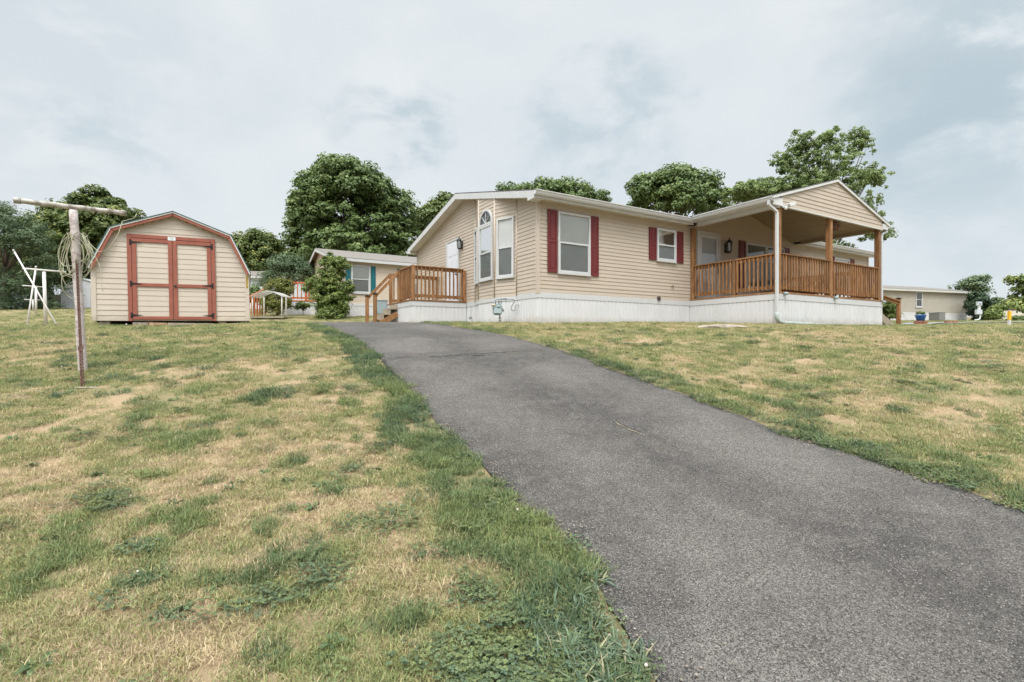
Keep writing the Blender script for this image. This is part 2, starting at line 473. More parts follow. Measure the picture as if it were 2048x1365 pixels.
def lantern(parent, fr, a, z, s=1.0):
    m = MB(*fr)
    m.lathe((a, 0.12 * s), [(0.02 * s, z + 0.19 * s), (0.075 * s, z + 0.12 * s), (0.08 * s, z + 0.10 * s)], 6)
    m.box(a - 0.05 * s, a + 0.05 * s, 0.014, 0.03, z - 0.14 * s, z + 0.10 * s)
    m.tube([(a, 0.03, z - 0.08 * s), (a, 0.08 * s, z - 0.16 * s), (a, 0.12 * s, z - 0.13 * s)], 0.012 * s, 6)
    m.tube([(a, 0.12 * s, z + 0.18 * s), (a, 0.12 * s, z + 0.24 * s)], 0.01 * s, 6)
    for k in range(6):
        an = math.pi / 3 * k
        m.tube([(a + 0.05 * s * math.cos(an), 0.12 * s + 0.05 * s * math.sin(an), z - 0.12 * s), (a + 0.07 * s * math.cos(an), 0.12 * s + 0.07 * s * math.sin(an), z + 0.11 * s)], 0.006 * s, 4)
    m.lathe((a, 0.12 * s), [(0.05 * s, z - 0.12 * s), (0.052 * s, z - 0.14 * s), (0.02 * s, z - 0.16 * s)], 6)
    o = part(m, 'wall_lamp', BLACK, parent)
    g = MB(*fr); g.lathe((a, 0.12 * s), [(0.042 * s, z - 0.115 * s), (0.058 * s, z + 0.105 * s)], 6)
    part(g, 'lamp_glass', GLASS, o)
    return o

# ==================================================================== GROUND
def grid_axis(segs):
    out = []
    for a, b, st in segs:
        n = max(1, int(round((b - a) / st)))
        out += list(np.linspace(a, b, n, endpoint=False))
    out.append(segs[-1][1])
    return np.array(out)
gx = grid_axis([(-420, -60, 30), (-60, -24, 3), (-24, -10, .5), (-10, 10, .1), (10, 24, .5), (24, 90, 3), (90, 420, 30)])
gy = grid_axis([(-30, -2, 2), (-2, 1, .3), (1, 15, .1), (15, 30, .4), (30, 80, 2.5), (80, 460, 25)])
GX, GY = np.meshgrid(gx, gy)
GZ = H(GX, GY)

# driveway outline: edges measured on the slope (left and right side, near to far)
ledge_px = [(1298, 1350), (1220, 1215), (1160, 1100), (1075, 1040), (1000, 975), (915, 885), (870, 835), (828, 790), (790, 748), (757, 715), (712, 682), (672, 662), (628, 650)]
redge_px = [(2040, 1022), (1900, 977), (1790, 938), (1690, 905), (1560, 868), (1445, 820), (1345, 782), (1240, 746), (1150, 712), (1060, 684), (1005, 670), (935, 658), (900, 653)]
L_e = [ray_ground(u, v) for u, v in ledge_px]; R_e = [ray_ground(u, v) for u, v in redge_px]
# carry both edges on, behind the camera and up to the deck
def ext(pts, k): 
    (x0, y0), (x1, y1) = pts[0], pts[2]
    d = np.array([x0 - x1, y0 - y1]); d /= np.linalg.norm(d)
    return [(x0 + d[0] * s, y0 + d[1] * s) for s in k]
L_e = ext(L_e, (14, 7, 3, 1)) + L_e
R_e = ext(R_e, (14, 7, 3, 1)) + R_e
L_e += [(L_e[-1][0] - 1.2, L_e[-1][1] + 1.1), (L_e[-1][0] - 2.4, L_e[-1][1] + 3.4)]
R_e += [(-2.1, 12.6), (-2.6, 14.2)]
def resample(pts, n):
    pts = np.array(pts, float); d = np.r_[0, np.cumsum(np.hypot(*np.diff(pts, axis=0).T))]
    t = np.linspace(0, d[-1], n)
    x = np.interp(t, d, pts[:, 0]); y = np.interp(t, d, pts[:, 1])
    for _ in range(3):
        x[1:-1] = (x[:-2] + 2 * x[1:-1] + x[2:]) / 4; y[1:-1] = (y[:-2] + 2 * y[1:-1] + y[2:]) / 4
    return np.c_[x, y]
LE = resample(L_e, 240); RE = resample(R_e, 240)
LE[:, 0] += (fbm(LE[:, 0], LE[:, 1], 3.0, 3, 2) - 0.5) * 0.12
RE[:, 0] += (fbm(RE[:, 0], RE[:, 1], 3.0, 3, 4) - 0.5) * 0.12
drive_poly = np.r_[LE, RE[::-1]]
def in_poly(x, y, poly):
    x = np.asarray(x); y = np.asarray(y); ins = np.zeros(x.shape, bool)
    px, py = poly[:, 0], poly[:, 1]; j = len(poly) - 1
    for i in range(len(poly)):
        c = ((py[i] > y) != (py[j] > y))
        if c.any():
            xi = (px[j] - px[i]) * (y - py[i]) / (py[j] - py[i] + 1e-12) + px[i]
            ins ^= c & (x < xi)
        j = i
    return ins
def edist(x, y, E):
    x = np.asarray(x, float).ravel(); y = np.asarray(y, float).ravel()
    d = np.full(x.shape, 1e9)
    for i in range(0, len(E), 2):
        d = np.minimum(d, np.hypot(x - E[i, 0], y - E[i, 1]))
    return d
_yl = LE[np.argsort(LE[:, 1])]
def green_field(x, y):
    """0 = dry straw, 1 = fresh green"""
    sh = np.shape(x); x = np.ravel(x).astype(float); y = np.ravel(y).astype(float)
    g = 0.53 + (fbm(x, y, 0.8, 3, 1) - .5) * .6 + (fbm(x * 0.8, y, 3.6, 4, 8) - .5) * 1.3 + (fbm(x, y, 9, 2, 18) - .5) * .7
    dl = edist(x, y, LE); dr = edist(x, y, RE)
    wl_ = 0.18 + 0.26 * fbm(x, y, 2.0, 2, 6)
    g = g + 0.75 * np.exp(-(dl / wl_) ** 2) + 0.45 * np.exp(-(dr / (0.22 + 0.25 * fbm(x, y, 1.5, 2, 9))) ** 2)
    g = g + 0.16 * np.exp(-((x + 5.3) ** 2 + (y - 5.9) ** 2) / 2.2)
    g = g + 0.55 * np.exp(-((x - 0.05) ** 2 / 0.35 + (y - 1.95) ** 2 / 0.12))
    g = g + 0.12 * sm(y, 7, 11) * (1 - sm(x, -1, 0))
    g = g + 0.12 * sm(x, 6, 10)
    g = g + 0.15 * sm(y, 14, 22)
    g = g - 0.14 * np.exp(-((x + 1.9) ** 2 / 3 + (y - 3.2) ** 2 / 2))
    g = g - 0.10 * np.exp(-((x - 7) ** 2 / 14 + (y - 9.6) ** 2 / 3))
    return np.clip(g, 0, 1).reshape(sh)
GG = green_field(GX, GY)

gm = bpy.data.materials.new('lawn_ground'); gm.use_nodes = True
ns, ls = gm.node_tree.nodes, gm.node_tree.links
b = ns['Principled BSDF']; b.inputs['Roughness'].default_value = 0.95; b.inputs['Specular IOR Level'].default_value = 0.1
geo = N(ns, 'ShaderNodeNewGeometry'); an = N(ns, 'ShaderNodeAttribute'); an.attribute_name = 'green'
nf = noise(ns, ls, geo.outputs['Position'], 28, 6, 0.75)
nm = noise(ns, ls, geo.outputs['Position'], 5, 5, 0.65)
gg = fmath(ns, ls, 'ADD', an.outputs['Fac'], fmath(ns, ls, 'MULTIPLY_ADD', nf, 0.9, -0.45))
gg = fmath(ns, ls, 'ADD', gg, fmath(ns, ls, 'MULTIPLY_ADD', nm, 0.5, -0.25))
c = mixc(ns, ls, sstep(ns, ls, gg, 0.25, 0.5), (0.40, 0.29, 0.18), (0.26, 0.215, 0.115))
c = mixc(ns, ls, sstep(ns, ls, gg, 0.5, 0.8), c, (0.17, 0.19, 0.085))
nf2 = noise(ns, ls, geo.outputs['Position'], 110, 3, 0.7)
c = mixc(ns, ls, fmath(ns, ls, 'MULTIPLY', sstep(ns, ls, nf2, 0.45, 0.7), 0.35), c, (0.10, 0.085, 0.05))
ls.new(c, b.inputs['Base Color'])
bp = N(ns, 'ShaderNodeBump'); bp.inputs['Strength'].default_value = 0.9; bp.inputs['Distance'].default_value = 0.03
ls.new(nf, bp.inputs['Height']); ls.new(bp.outputs[0], b.inputs['Normal'])
me = bpy.data.meshes.new('ground')
ny, nx = GX.shape
vv = np.c_[GX.ravel(), GY.ravel(), GZ.ravel()]
# the ground drops a little under the asphalt sheet
ind = in_poly(vv[:, 0], vv[:, 1], drive_poly)
ii = np.where(ind)[0]
de_ = np.minimum(edist(vv[ii, 0], vv[ii, 1], LE), edist(vv[ii, 0], vv[ii, 1], RE))
vv[ii, 2] -= np.where(de_ > .2, 0.03, 0.014)
idx = np.arange(ny * nx).reshape(ny, nx)
ff = np.stack([idx[:-1, :-1], idx[:-1, 1:], idx[1:, 1:], idx[1:, :-1]], -1).reshape(-1, 4)
def np_mesh(me, V, F):
    V = np.asarray(V, np.float32); F = np.asarray(F, np.int32); k = F.shape[1]
    me.vertices.add(len(V)); me.vertices.foreach_set('co', V.ravel())
    me.loops.add(F.size); me.loops.foreach_set('vertex_index', F.ravel())
    me.polygons.add(len(F)); me.polygons.foreach_set('loop_start', np.arange(0, F.size, k, dtype=np.int32))
    me.polygons.foreach_set('loop_total', np.full(len(F), k, np.int32))
    me.update(calc_edges=True)
np_mesh(me, vv, ff)
me.polygons.foreach_set('use_smooth', np.ones(len(ff), bool))
a = me.attributes.new('green', 'FLOAT', 'POINT'); a.data.foreach_set('value', (GG.ravel() * .55 + .05 - .25 * (np.minimum(edist(GX, GY, LE), edist(GX, GY, RE)) < .07)).astype(np.float32))
me.materials.append(gm)
ground = bpy.data.objects.new('ground', me); col.objects.link(ground); tag(ground, kind='structure')

# ---- driveway
am = bpy.data.materials.new('asphalt'); am.use_nodes = True
ns, ls = am.node_tree.nodes, am.node_tree.links
b = ns['Principled BSDF']; b.inputs['Roughness'].default_value = 0.85; b.inputs['Specular IOR Level'].default_value = 0.3
geo = N(ns, 'ShaderNodeNewGeometry'); P_ = geo.outputs['Position']
vo = N(ns, 'ShaderNodeTexVoronoi'); vo.inputs['Scale'].default_value = 210; ls.new(P_, vo.inputs['Vector'])
sepc = N(ns, 'ShaderNodeSeparateColor'); ls.new(vo.outputs['Color'], sepc.inputs[0])
big = noise(ns, ls, P_, 0.8, 4, 0.55); mid = noise(ns, ls, P_, 7, 5, 0.6); fine = noise(ns, ls, P_, 70, 4, 0.7)
ua = N(ns, 'ShaderNodeAttribute'); ua.attribute_name = 'track'
c = mixc(ns, ls, sstep(ns, ls, big, 0.35, 0.65), (0.074, 0.067, 0.060), (0.128, 0.116, 0.104))
c = mixc(ns, ls, fmath(ns, ls, 'MULTIPLY', ua.outputs['Fac'], 0.7), c, (0.055, 0.050, 0.045))
c = mixc(ns, ls, fmath(ns, ls, 'MULTIPLY', sstep(ns, ls, mid, 0.4, 0.7), 0.35), c, (0.16, 0.145, 0.13))
st = fmath(ns, ls, 'MULTIPLY_ADD', sepc.outputs[0], 1.4, 0.25)
s1 = vmath(ns, ls, 'SCALE', c); ls.new(st, s1.inputs['Scale'])
c = mixc(ns, ls, sstep(ns, ls, sepc.outputs[1], 0.95, 0.98), s1.outputs[0], (0.26, 0.235, 0.21))
c = mixc(ns, ls, fmath(ns, ls, 'MULTIPLY', sstep(ns, ls, fine, 0.55, 0.7), 0.6), c, (0.028, 0.027, 0.026))
ls.new(c, b.inputs['Base Color'])
bp = N(ns, 'ShaderNodeBump'); bp.inputs['Strength'].default_value = 0.6; bp.inputs['Distance'].default_value = 0.006
hh = fmath(ns, ls, 'ADD', fmath(ns, ls, 'MULTIPLY', vo.outputs['Distance'], -1.2), fine)
ls.new(hh, bp.inputs['Height']); ls.new(bp.outputs[0], b.inputs['Normal'])
crackm = mat('crack_dark', (0.035, 0.032, 0.03), 0.95, 0.4, 30)
crackb = mat('crack_base', (0.20, 0.165, 0.125), 0.95, 0.4, 30)
NA, NC = 240, 22
t = np.linspace(0, 1, NC)[None, :, None]
DV = LE[:, None, :] * (1 - t) + RE[:, None, :] * t
dz = H(DV[..., 0], DV[..., 1]) + 0.006
edge = np.minimum(t[0, :, 0], 1 - t[0, :, 0])
dz = dz + 0.02 * sm(edge, 0, 0.12)[None, :]
V = np.dstack([DV, dz]).reshape(-1, 3)
idx = np.arange(NA * NC).reshape(NA, NC)
F_ = np.stack([idx[:-1, :-1], idx[1:, :-1], idx[1:, 1:], idx[:-1, 1:]], -1).reshape(-1, 4)
# rim going down into the soil
rim_v = []; rim_f = []
base_i = len(V)
for k, side in ((0, 0), (1, NC - 1)):
    low = V.reshape(NA, NC, 3)[:, side].copy(); low[:, 2] -= 0.06
    rim_v.append(low)
    li = base_i + k * NA + np.arange(NA)
    top = idx[:, side]
    rim_f.append(np.stack([top[:-1], top[1:], li[1:], li[:-1]], -1))
V = np.r_[V, rim_v[0], rim_v[1]]; F_ = np.r_[F_, rim_f[0], rim_f[1]]
me = bpy.data.meshes.new('driveway'); np_mesh(me, V, F_[:, ::-1])
me.polygons.foreach_set('use_smooth', np.ones(len(F_), bool))
tt = np.r_[np.tile(np.linspace(0, 1, NC), NA), np.zeros(2 * NA)]
tl_ = np.r_[np.repeat(np.arange(NA), NC), np.zeros(2 * NA)] / NA
nz_t = fbm(tt * 2.2, tl_ * 9, 1.6, 4, 51)
track = np.exp(-((tt - 0.50 - .1 * (nz_t - .5)) / 0.12) ** 2) * 0.95 + 0.5 * np.exp(-((tt - 0.95) / 0.10) ** 2) + 0.4 * np.exp(-((tt - 0.04) / 0.07) ** 2)
track = np.clip(track * (.55 + .9 * nz_t) + .5 * sm(tl_, .74, .80) * sm(nz_t, .3, .6), 0, 1)
a = me.attributes.new('track', 'FLOAT', 'POINT'); a.data.foreach_set('value', track.astype(np.float32))
me.materials.append(am); me.materials.append(crackm); me.materials.append(crackb)
# cracks as narrow ribbons in the same mesh
def ribbon(bm, pts, w, mi, lift=0.005):
    prev = None
    for i, (x, y) in enumerate(pts):
        d = np.array(pts[min(i + 1, len(pts) - 1)]) - np.array(pts[max(i - 1, 0)]); d = d / (np.linalg.norm(d) + 1e-9)
        nrm = np.array([-d[1], d[0]]); ww = w * (0.35 + 1.1 * random.random()) * (0.2 if i in (0, len(pts) - 1) else 1)
        z = float(H(x, y)) + 0.026 + lift
        va = bm.verts.new((x + nrm[0] * ww, y + nrm[1] * ww, z)); vb = bm.verts.new((x - nrm[0] * ww, y - nrm[1] * ww, z))
        if prev:
            f = bm.faces.new((prev[0], prev[1], vb, va)); f.material_index = mi
        prev = (va, vb)
bm = bmesh.new(); bm.from_mesh(me)
def wig(px, amp=0.02, n=40):
    g = [ray_ground(u, v) for u, v in px]; g = resample(g, n)
    g[:, 1] += (fbm(g[:, 0], g[:, 1], 6, 3, 3) - 0.5) * amp * 4; g[:, 0] += (fbm(g[:, 0], g[:, 1], 9, 3, 7) - 0.5) * amp * 2
    return [tuple(p) for p in g]
ribbon(bm, wig([(762, 720), (800, 719), (860, 718), (930, 713), (1010, 708), (1060, 706)]), 0.013, 1)
ribbon(bm, wig([(764, 723), (775, 738), (790, 752), (800, 768)], 0.03, 20), 0.011, 1)
ribbon(bm, wig([(1232, 853), (1252, 862), (1272, 872), (1290, 880)], 0.012, 24), 0.010, 2)
ribbon(bm, wig([(1233, 852), (1254, 861), (1270, 869), (1283, 875)], 0.012, 24), 0.007, 1, 0.009)
ribbon(bm, wig([(1283, 864), (1296, 870)], 0.01, 8), 0.003, 1)
ribbon(bm, wig([(940, 716), (965, 714), (985, 715)], 0.02, 12), 0.02, 2)
bm.to_mesh(me); bm.free()
drive = bpy.data.objects.new('driveway', me); col.objects.link(drive); tag(drive, kind='structure')

# far lane glimpsed at the right edge, and narrow footpath in front of the far home
def strip(name, pts, w, m, lift=0.02):
    p = resample(pts, 40); mb = MB(); vs = []
    for i, (x, y) in enumerate(p):
        d = p[min(i + 1, len(p) - 1)] - p[max(i - 1, 0)]; d = d / np.linalg.norm(d); nr = np.array([-d[1], d[0]]) * w / 2
        for s in (1, -1):
            q = (x + nr[0] * s, y + nr[1] * s); vs.append((q[0], q[1], float(H(*q)) + lift))
    mb.add(vs, [(2 * i, 2 * i + 1, 2 * i + 3, 2 * i + 2) for i in range(len(p) - 1)], True)
    o = mb.build(name, m, None); tag(o, kind='structure'); return o
ROADM = mat('far_lane_asphalt', (0.25, 0.25, 0.255), 0.9, 0.1, 3)
strip('road', [(23.5, 25.0), (30, 27.0), (48, 31)], 2.2, ROADM, 0.05)
strip('path', [(14.8, 19.3), (18.5, 22.8), (23.5, 25.0)], 1.0, ROADM, 0.05)

# ==================================================================== MAIN HOME
TH = R(30.8)
HC = Vector((0.629, 12.4, 2.02))
WT, SB, BB = 5.12, 2.83, 2.69        # wall top, siding bottom, white band bottom (world z)
HW, HL = 8.46, 16.42
RS = 0.234
def roofz(y): return 5.245 + RS * ((y + 0.3) if y < HW / 2 else (HW + 0.3 - y))
def loc2w(x, y): return Vector((HC.x + x * math.cos(TH) - y * math.sin(TH), HC.y + x * math.sin(TH) + y * math.cos(TH), 0))
def Hl(x, y):
    p = loc2w(x, y); return float(H(p.x, p.y))
home = wthing('mobile_home', 'long beige vinyl-sided home with white skirting, dark red shutters and a bay of tall windows', 'house', HC, TH)
FRONT = ((0, 0, 0), (1, 0, 0), (0, -1, 0)); GABLE = ((0, 0, 0), (0, 1, 0), (-1, 0, 0))
mb = MB(*FRONT)
siding(mb, lambda z: (0.05, HL), SB, WT)
siding(mb, lambda z: (5.75, 11.0) if z < 5.15 else (5.6 + (z - 5.13) * 3.6, 11.0 - (z - 5.13) * 3.6), WT, 5.88)
def gspan(a0, a1):
    def f(z):
        if z < WT: return (a0, a1)
        k = (z - WT) / RS
        return (max(a0, k + 0.0), min(a1, HW - k))
    return f
mb.frame(*GABLE)
siding(mb, gspan(0.05, 0.97), SB, 5.42)
siding(mb, gspan(3.39, HW), SB, 6.1)
siding(mb, lambda z: (max(0.97, (z - WT) / RS), 3.39), 5.0, 6.0)
mb.frame((0, HW, 0), (1, 0, 0), (0, 1, 0)); mb.box(0, HL, -0.05, 0, SB, WT)
mb.frame((HL, 0, 0), (0, 1, 0), (1, 0, 0)); siding(mb, gspan(0, HW), SB, 6.1)
part(mb, 'wall_siding', SIDING, home)
# bay
BD = 0.262
bayp = [(0, 0.97), (-BD, 1.707), (-BD, 2.655), (0, 3.39)]
bays = []
mb = MB()
for i in range(3):
    p = Vector((*bayp[i], 0)); q = Vector((*bayp[i + 1], 0)); u = (q - p); L = u.length; u.normalize(); nn = Vector((-u.y, u.x, 0))
    if nn.x > 0: nn = -nn
    bays.append((p, u, nn, L)); mb.frame(p, u, nn)
    def sp(z, p=p, u=u, L=L):
        ymin = (z + 0.165 - 5.245) / RS - 0.3
        return (min(L, max(0, (ymin - p.y) / u.y)), L)
    siding(mb, sp, SB - 0.03, 5.95)
part(mb, 'bay_siding', SIDING, home)
mb = MB()
for (x, y) in bayp:
    for z0, z1 in ((SB - 0.03, roofz(y) - 0.17),):
        mb.lathe((x - 0.008, y), [(0.024, z0), (0.024, z1)], 8)
part(mb, 'bay_corner_trim', SIDING_T, home)
mb = MB()
mb.box(-0.026, 0.065, -0.026, 0.065, SB - 0.04, WT + 0.06)
part(mb, 'corner_trim', SIDING_T, home, 0.004)
mb = MB(); mb.box(-0.026, 0.05, HW - 0.065, HW + 0.02, SB, WT + 0.02); part(mb, 'corner_trim', SIDING_T, home, 0.004)
mb = MB(); mb.box(HL - 0.05, HL + 0.026, -0.026, 0.06, SB, WT + 0.02); part(mb, 'corner_trim', SIDING_T, home, 0.004)
# band + skirting
mb = MB(*FRONT); mb.box(-0.02, HL, 0.0, 0.02, BB, SB - 0.002)
mb.frame(*GABLE); mb.box(0.001, 0.96, 0.0, 0.02, BB, SB - 0.002); mb.box(3.41, HW, 0, 0.02, BB, SB - 0.002)
for p, u, nn, L in bays:
    mb.frame(p, u, nn); mb.box(0.002, L - 0.002, -0.01, 0.02, BB, SB - 0.032)
part(mb, 'trim_band', WHITE, home, 0.003)
mb = MB(*FRONT)
skirt(mb, 0.0, HL, lambda a: Hl(a, 0) - 0.1, BB - 0.002, 0.0)
mb.frame(*GABLE); skirt(mb, 0, HW, lambda a: Hl(0, a) - 0.1, BB - 0.002, 0.0)
mb.frame((HL, 0, 0), (0, 1, 0), (1, 0, 0)); skirt(mb, 0, HW, lambda a: Hl(HL, a) - 0.1, BB - 0.002, 0.0)
for p, u, nn, L in bays:
    mb.frame(p, u, nn); skirt(mb, 0, L, 1.9, BB - 0.002, -0.004)
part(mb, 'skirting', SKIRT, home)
# roof
mb = MB()
x0, x1 = -0.3, HL + 0.25
rz_ = roofz(HW / 2)
mb.slab([(x0, -0.3, roofz(-0.3)), (5.40, -0.3, roofz(-0.3)), (5.40, HW / 2, rz_), (x0, HW / 2, rz_)], 0.03)
mb.slab([(11.15, -0.3, roofz(-0.3)), (x1, -0.3, roofz(-0.3)), (x1, HW / 2, rz_), (11.15, HW / 2, rz_)], 0.03)
mb.slab([(5.40, 0.06, roofz(0.06)), (11.15, 0.06, roofz(0.06)), (11.15, HW / 2, rz_), (5.40, HW / 2, rz_)], 0.03)
mb.slab([(x0, HW / 2, rz_), (x1, HW / 2, rz_), (x1, HW + 0.3, roofz(HW + 0.3)), (x0, HW + 0.3, roofz(HW + 0.3))], 0.03)
roof = part(mb, 'roof', ROOF, home)
mb = MB(); mb.box(4.4, 4.95, 2.2, 2.7, roofz(2.2) - 0.1, roofz(2.7) + 0.10); mb.box(4.3, 5.05, 2.1, 2.8, roofz(2.7) + 0.10, roofz(2.7) + 0.14)
part(mb, 'roof_vent', mat('vent_dark', (0.05, 0.05, 0.05), 0.6), roof)
mb = MB(); mb.lathe((3.2, 2.5), [(0.04, roofz(2.5) - 0.1), (0.04, roofz(2.5) + 0.12)], 8); part(mb, 'vent_pipe', WHITE, roof)
# fascia + rake boards + soffit
mb = MB()
T = 0.17
def rake(xa, xb):
    for ya, yb in ((-0.3, HW / 2), (HW + 0.3, HW / 2)):
        za, zb = roofz(ya) - 0.031, roofz(yb) - 0.031
        P = mb.P
        vs = [P(xa, ya, za), P(xa, yb, zb), P(xa, yb, zb - T), P(xa, ya, za - T), P(xb, ya, za), P(xb, yb, zb), P(xb, yb, zb - T), P(xb, ya, za - T)]
        mb.add(vs, [(0, 1, 2, 3), (4, 7, 6, 5), (0, 4, 5, 1), (3, 2, 6, 7), (0, 3, 7, 4), (1, 5, 6, 2)])
rake(-0.3, -0.275); rake(HL + 0.225, HL + 0.25)
mb.box(-0.274, 5.35, -0.3, -0.278, roofz(-0.3) - 0.19, roofz(-0.3) - 0.031); mb.box(11.2, HL + 0.224, -0.3, -0.278, roofz(-0.3) - 0.19, roofz(-0.3) - 0.031)
mb.box(-0.274, HL + 0.224, HW + 0.278, HW + 0.3, roofz(-0.3) - 0.19, roofz(-0.3) - 0.031)
# boxed eave returns
mb.prism([(-0.301, 5.075), (-0.05, 5.075), (-0.05, 5.03), (-0.301, 5.03)], 0, 0)
mb.box(-0.303, -0.03, -0.277, -0.005, 5.035, 5.20); mb.box(-0.303, -0.03, HW + 0.005, HW + 0.277, 5.035, 5.20)
part(mb, 'fascia', WHITE, home)
mb = MB()
mb.box(-0.028, 5.38, -0.277, 0.03, 5.105, 5.12); mb.box(11.2, HL + 0.22, -0.277, 0.03, 5.105, 5.12)
mb.box(-0.028, HL + 0.22, HW, HW + 0.277, 5.105, 5.12)
for ya, yb in ((0.0, HW / 2), (HW, HW / 2)):
    za, zb = roofz(ya) - T - 0.01, roofz(yb) - T - 0.01
    mb.slab([(-0.274, ya, za), (0.02, ya, za), (0.02, yb, zb), (-0.274, yb, zb)], 0.01)
part(mb, 'soffit', mat('soffit', (0.66, 0.65, 0.62), 0.6, 0.05, 3), home)
def gutter(parent, xa, xb, y, ztop, flip=1):
    m = MB()
    prof = [(0, 0), (0, -0.11), (-0.06, -0.115), (-0.085, -0.08), (-0.095, -0.04), (-0.115, -0.02), (-0.115, 0), (-0.105, 0), (-0.105, -0.012), (-0.085, -0.03), (-0.07, -0.10), (-0.01, -0.10), (-0.01, 0)]
    n = len(prof)
    vs = [(xa, y + p * flip, ztop + z) for p, z in prof] + [(xb, y + p * flip, ztop + z) for p, z in prof]
    m.add(vs, [tuple(range(n)), tuple(range(n, 2 * n))] + [(i, (i + 1) % n, n + (i + 1) % n, n + i) for i in range(n)])
    return part(m, 'gutter', WHITE, parent)
gutter(home, -0.31, 5.36, -0.302, 5.225); gutter(home, 11.2, HL + 0.26, -0.302, 5.225)
# windows / shutters of the long wall
window(home, FRONT, 0.60, 1.64, 3.34, 4.90)
shutter(home, FRONT, 0.285, 0.575, 3.335, 4.91); shutter(home, FRONT, 1.655, 1.93, 3.335, 4.91)
window(home, FRONT, 4.11, 4.90, 3.945, 4.88)
shutter(home, FRONT, 3.80, 4.09, 3.945, 4.875); shutter(home, FRONT, 4.92, 5.22, 3.945, 4.875)
window(home, FRONT, 8.24, 9.34, 3.37, 4.88, dark=True, split=0.64); window(home, FRONT, 9.36, 10.40, 3.37, 4.88, dark=True, split=0.64)
shutter(home, FRONT, 7.88, 8.21, 3.36, 4.92); shutter(home, FRONT, 10.43, 10.74, 3.36, 4.92)
window(home, FRONT, 13.75, 14.86, 3.35, 4.86); shutter(home, FRONT, 14.90, 15.26, 3.35, 4.90); shutter(home, FRONT, 13.38, 13.72, 3.35, 4.90)
# bay windows
BRt = (bays[0][0], bays[0][1], bays[0][2]); BCt = (bays[1][0], bays[1][1], bays[1][2]); BLt = (bays[2][0], bays[2][1], bays[2][2])
window(home, BRt, 0.08, 0.68, 3.32, 4.93); 
window(home, BLt, 0.10, 0.70, 3.32, 4.93)
# arch window on the middle face
AW0, AW1, AZ0, AZ1 = 0.075, 0.865, 3.33, 4.86
fo = window(home, BCt, AW0, AW1, AZ0, AZ1, split=0.5)
def arch(frame, a0, a1, zb, h, n=14):
    m = MB(*frame); cx_ = (a0 + a1) / 2; r = (a1 - a0) / 2
    pts = [(cx_ + r * math.cos(t_), zb + h * math.sin(t_)) for t_ in np.linspace(0, math.pi, n)]
    pin = [(cx_ + (r - .05) * math.cos(t_), zb + (h - .05) * math.sin(t_)) for t_ in np.linspace(0, math.pi, n)]
    for i in range(n - 1):
        vs = [m.P(pts[i][0], d, pts[i][1]) for d in (0.016, 0.058)] + [m.P(pts[i + 1][0], d, pts[i + 1][1]) for d in (0.016, 0.058)] + \
             [m.P(pin[i][0], d, pin[i][1]) for d in (0.016, 0.058)] + [m.P(pin[i + 1][0], d, pin[i + 1][1]) for d in (0.016, 0.058)]
        m.add(vs, [(0, 1, 3, 2), (4, 6, 7, 5), (1, 5, 7, 3), (0, 2, 6, 4)])
    m.box(a0, a1, 0.016, 0.060, zb - 0.03, zb + 0.03)
    o = part(m, 'arch_frame', WHITE, fo)
    m = MB(*frame)
    for k in (1, 2, 3):
        t_ = math.pi * k / 4
        m.beam((cx_, 0.036, zb + 0.03), (cx_ + (r - .05) * math.cos(t_), 0.036, zb + (h - .05) * math.sin(t_)), 0.008, 0.018, up=tuple(m.n))
    part(m, 'grille', WHITE, fo)
    m = MB(*frame); m.prism(pin + [(a0 + .05, zb)], 0.024, 0.027); part(m, 'pane', GLASS, fo)
    m = MB(*frame); m.prism(pin + [(a0 + .05, zb)], 0.0155, 0.018); part(m, 'blind', mat('arch_blind', (0.58, 0.64, 0.70), 0.6), fo)
arch(BCt, AW0, AW1, AZ1 + 0.03, 0.42)
# gable door
dr = MB(*GABLE); dr.box(4.60, 5.46, 0.014, 0.035, 2.88, 4.93)
door = part(dr, 'door', DOORW, home, 0.003)
m = MB(*GABLE)
m.box(4.52, 4.60, 0.014, 0.055, 2.86, 4.98); m.box(5.46, 5.54, 0.014, 0.055, 2.86, 4.98); m.box(4.60, 5.46, 0.014, 0.054, 4.93, 4.98)
part(m, 'door_frame', WHITE, door, 0.003)
m = MB(*GABLE)
for a_ in (4.70, 5.08):
    for z0, z1 in ((3.0, 3.75), (3.85, 4.35), (4.45, 4.82)): m.box(a_, a_ + 0.29, 0.035, 0.043, z0, z1)
part(m, 'door_panel', DOORW, door, 0.006)
m = MB(*GABLE); m.lathe((4.68, 0.075), [(0.02, 3.77), (0.03, 3.79), (0.02, 3.82)], 8); m.box(4.66, 4.70, 0.035, 0.07, 3.77, 3.82); part(m, 'door_handle', BLACK, door)
lantern(home, GABLE, 4.32, 4.72, 1.05)
# porch-side door with storm door
dr = MB(*FRONT); dr.box(5.90, 6.82, 0.014, 0.03, 2.90, 4.93)
door = part(dr, 'door', DOORW, home, 0.003)
m = MB(*FRONT); m.box(5.82, 5.90, 0.014, 0.07, 2.88, 5.0); m.box(6.82, 6.90, 0.014, 0.07, 2.88, 5.0); m.box(5.90, 6.82, 0.014, 0.069, 4.93, 5.0)
part(m, 'door_frame', WHITE, door, 0.003)
m = MB(*FRONT); m.box(5.91, 6.02, 0.04, 0.065, 2.90, 4.92); m.box(6.70, 6.81, 0.04, 0.065, 2.90, 4.92); m.box(6.02, 6.70, 0.04, 0.064, 4.80, 4.92); m.box(6.02, 6.70, 0.04, 0.064, 2.90, 3.10); m.box(6.02, 6.70, 0.041, 0.063, 3.95, 4.01)
part(m, 'storm_door', WHITE, door, 0.003)
m = MB(*FRONT); m.quad(6.02, 6.70, 0.05, 3.10, 4.80); part(m, 'pane', GLASS, door)
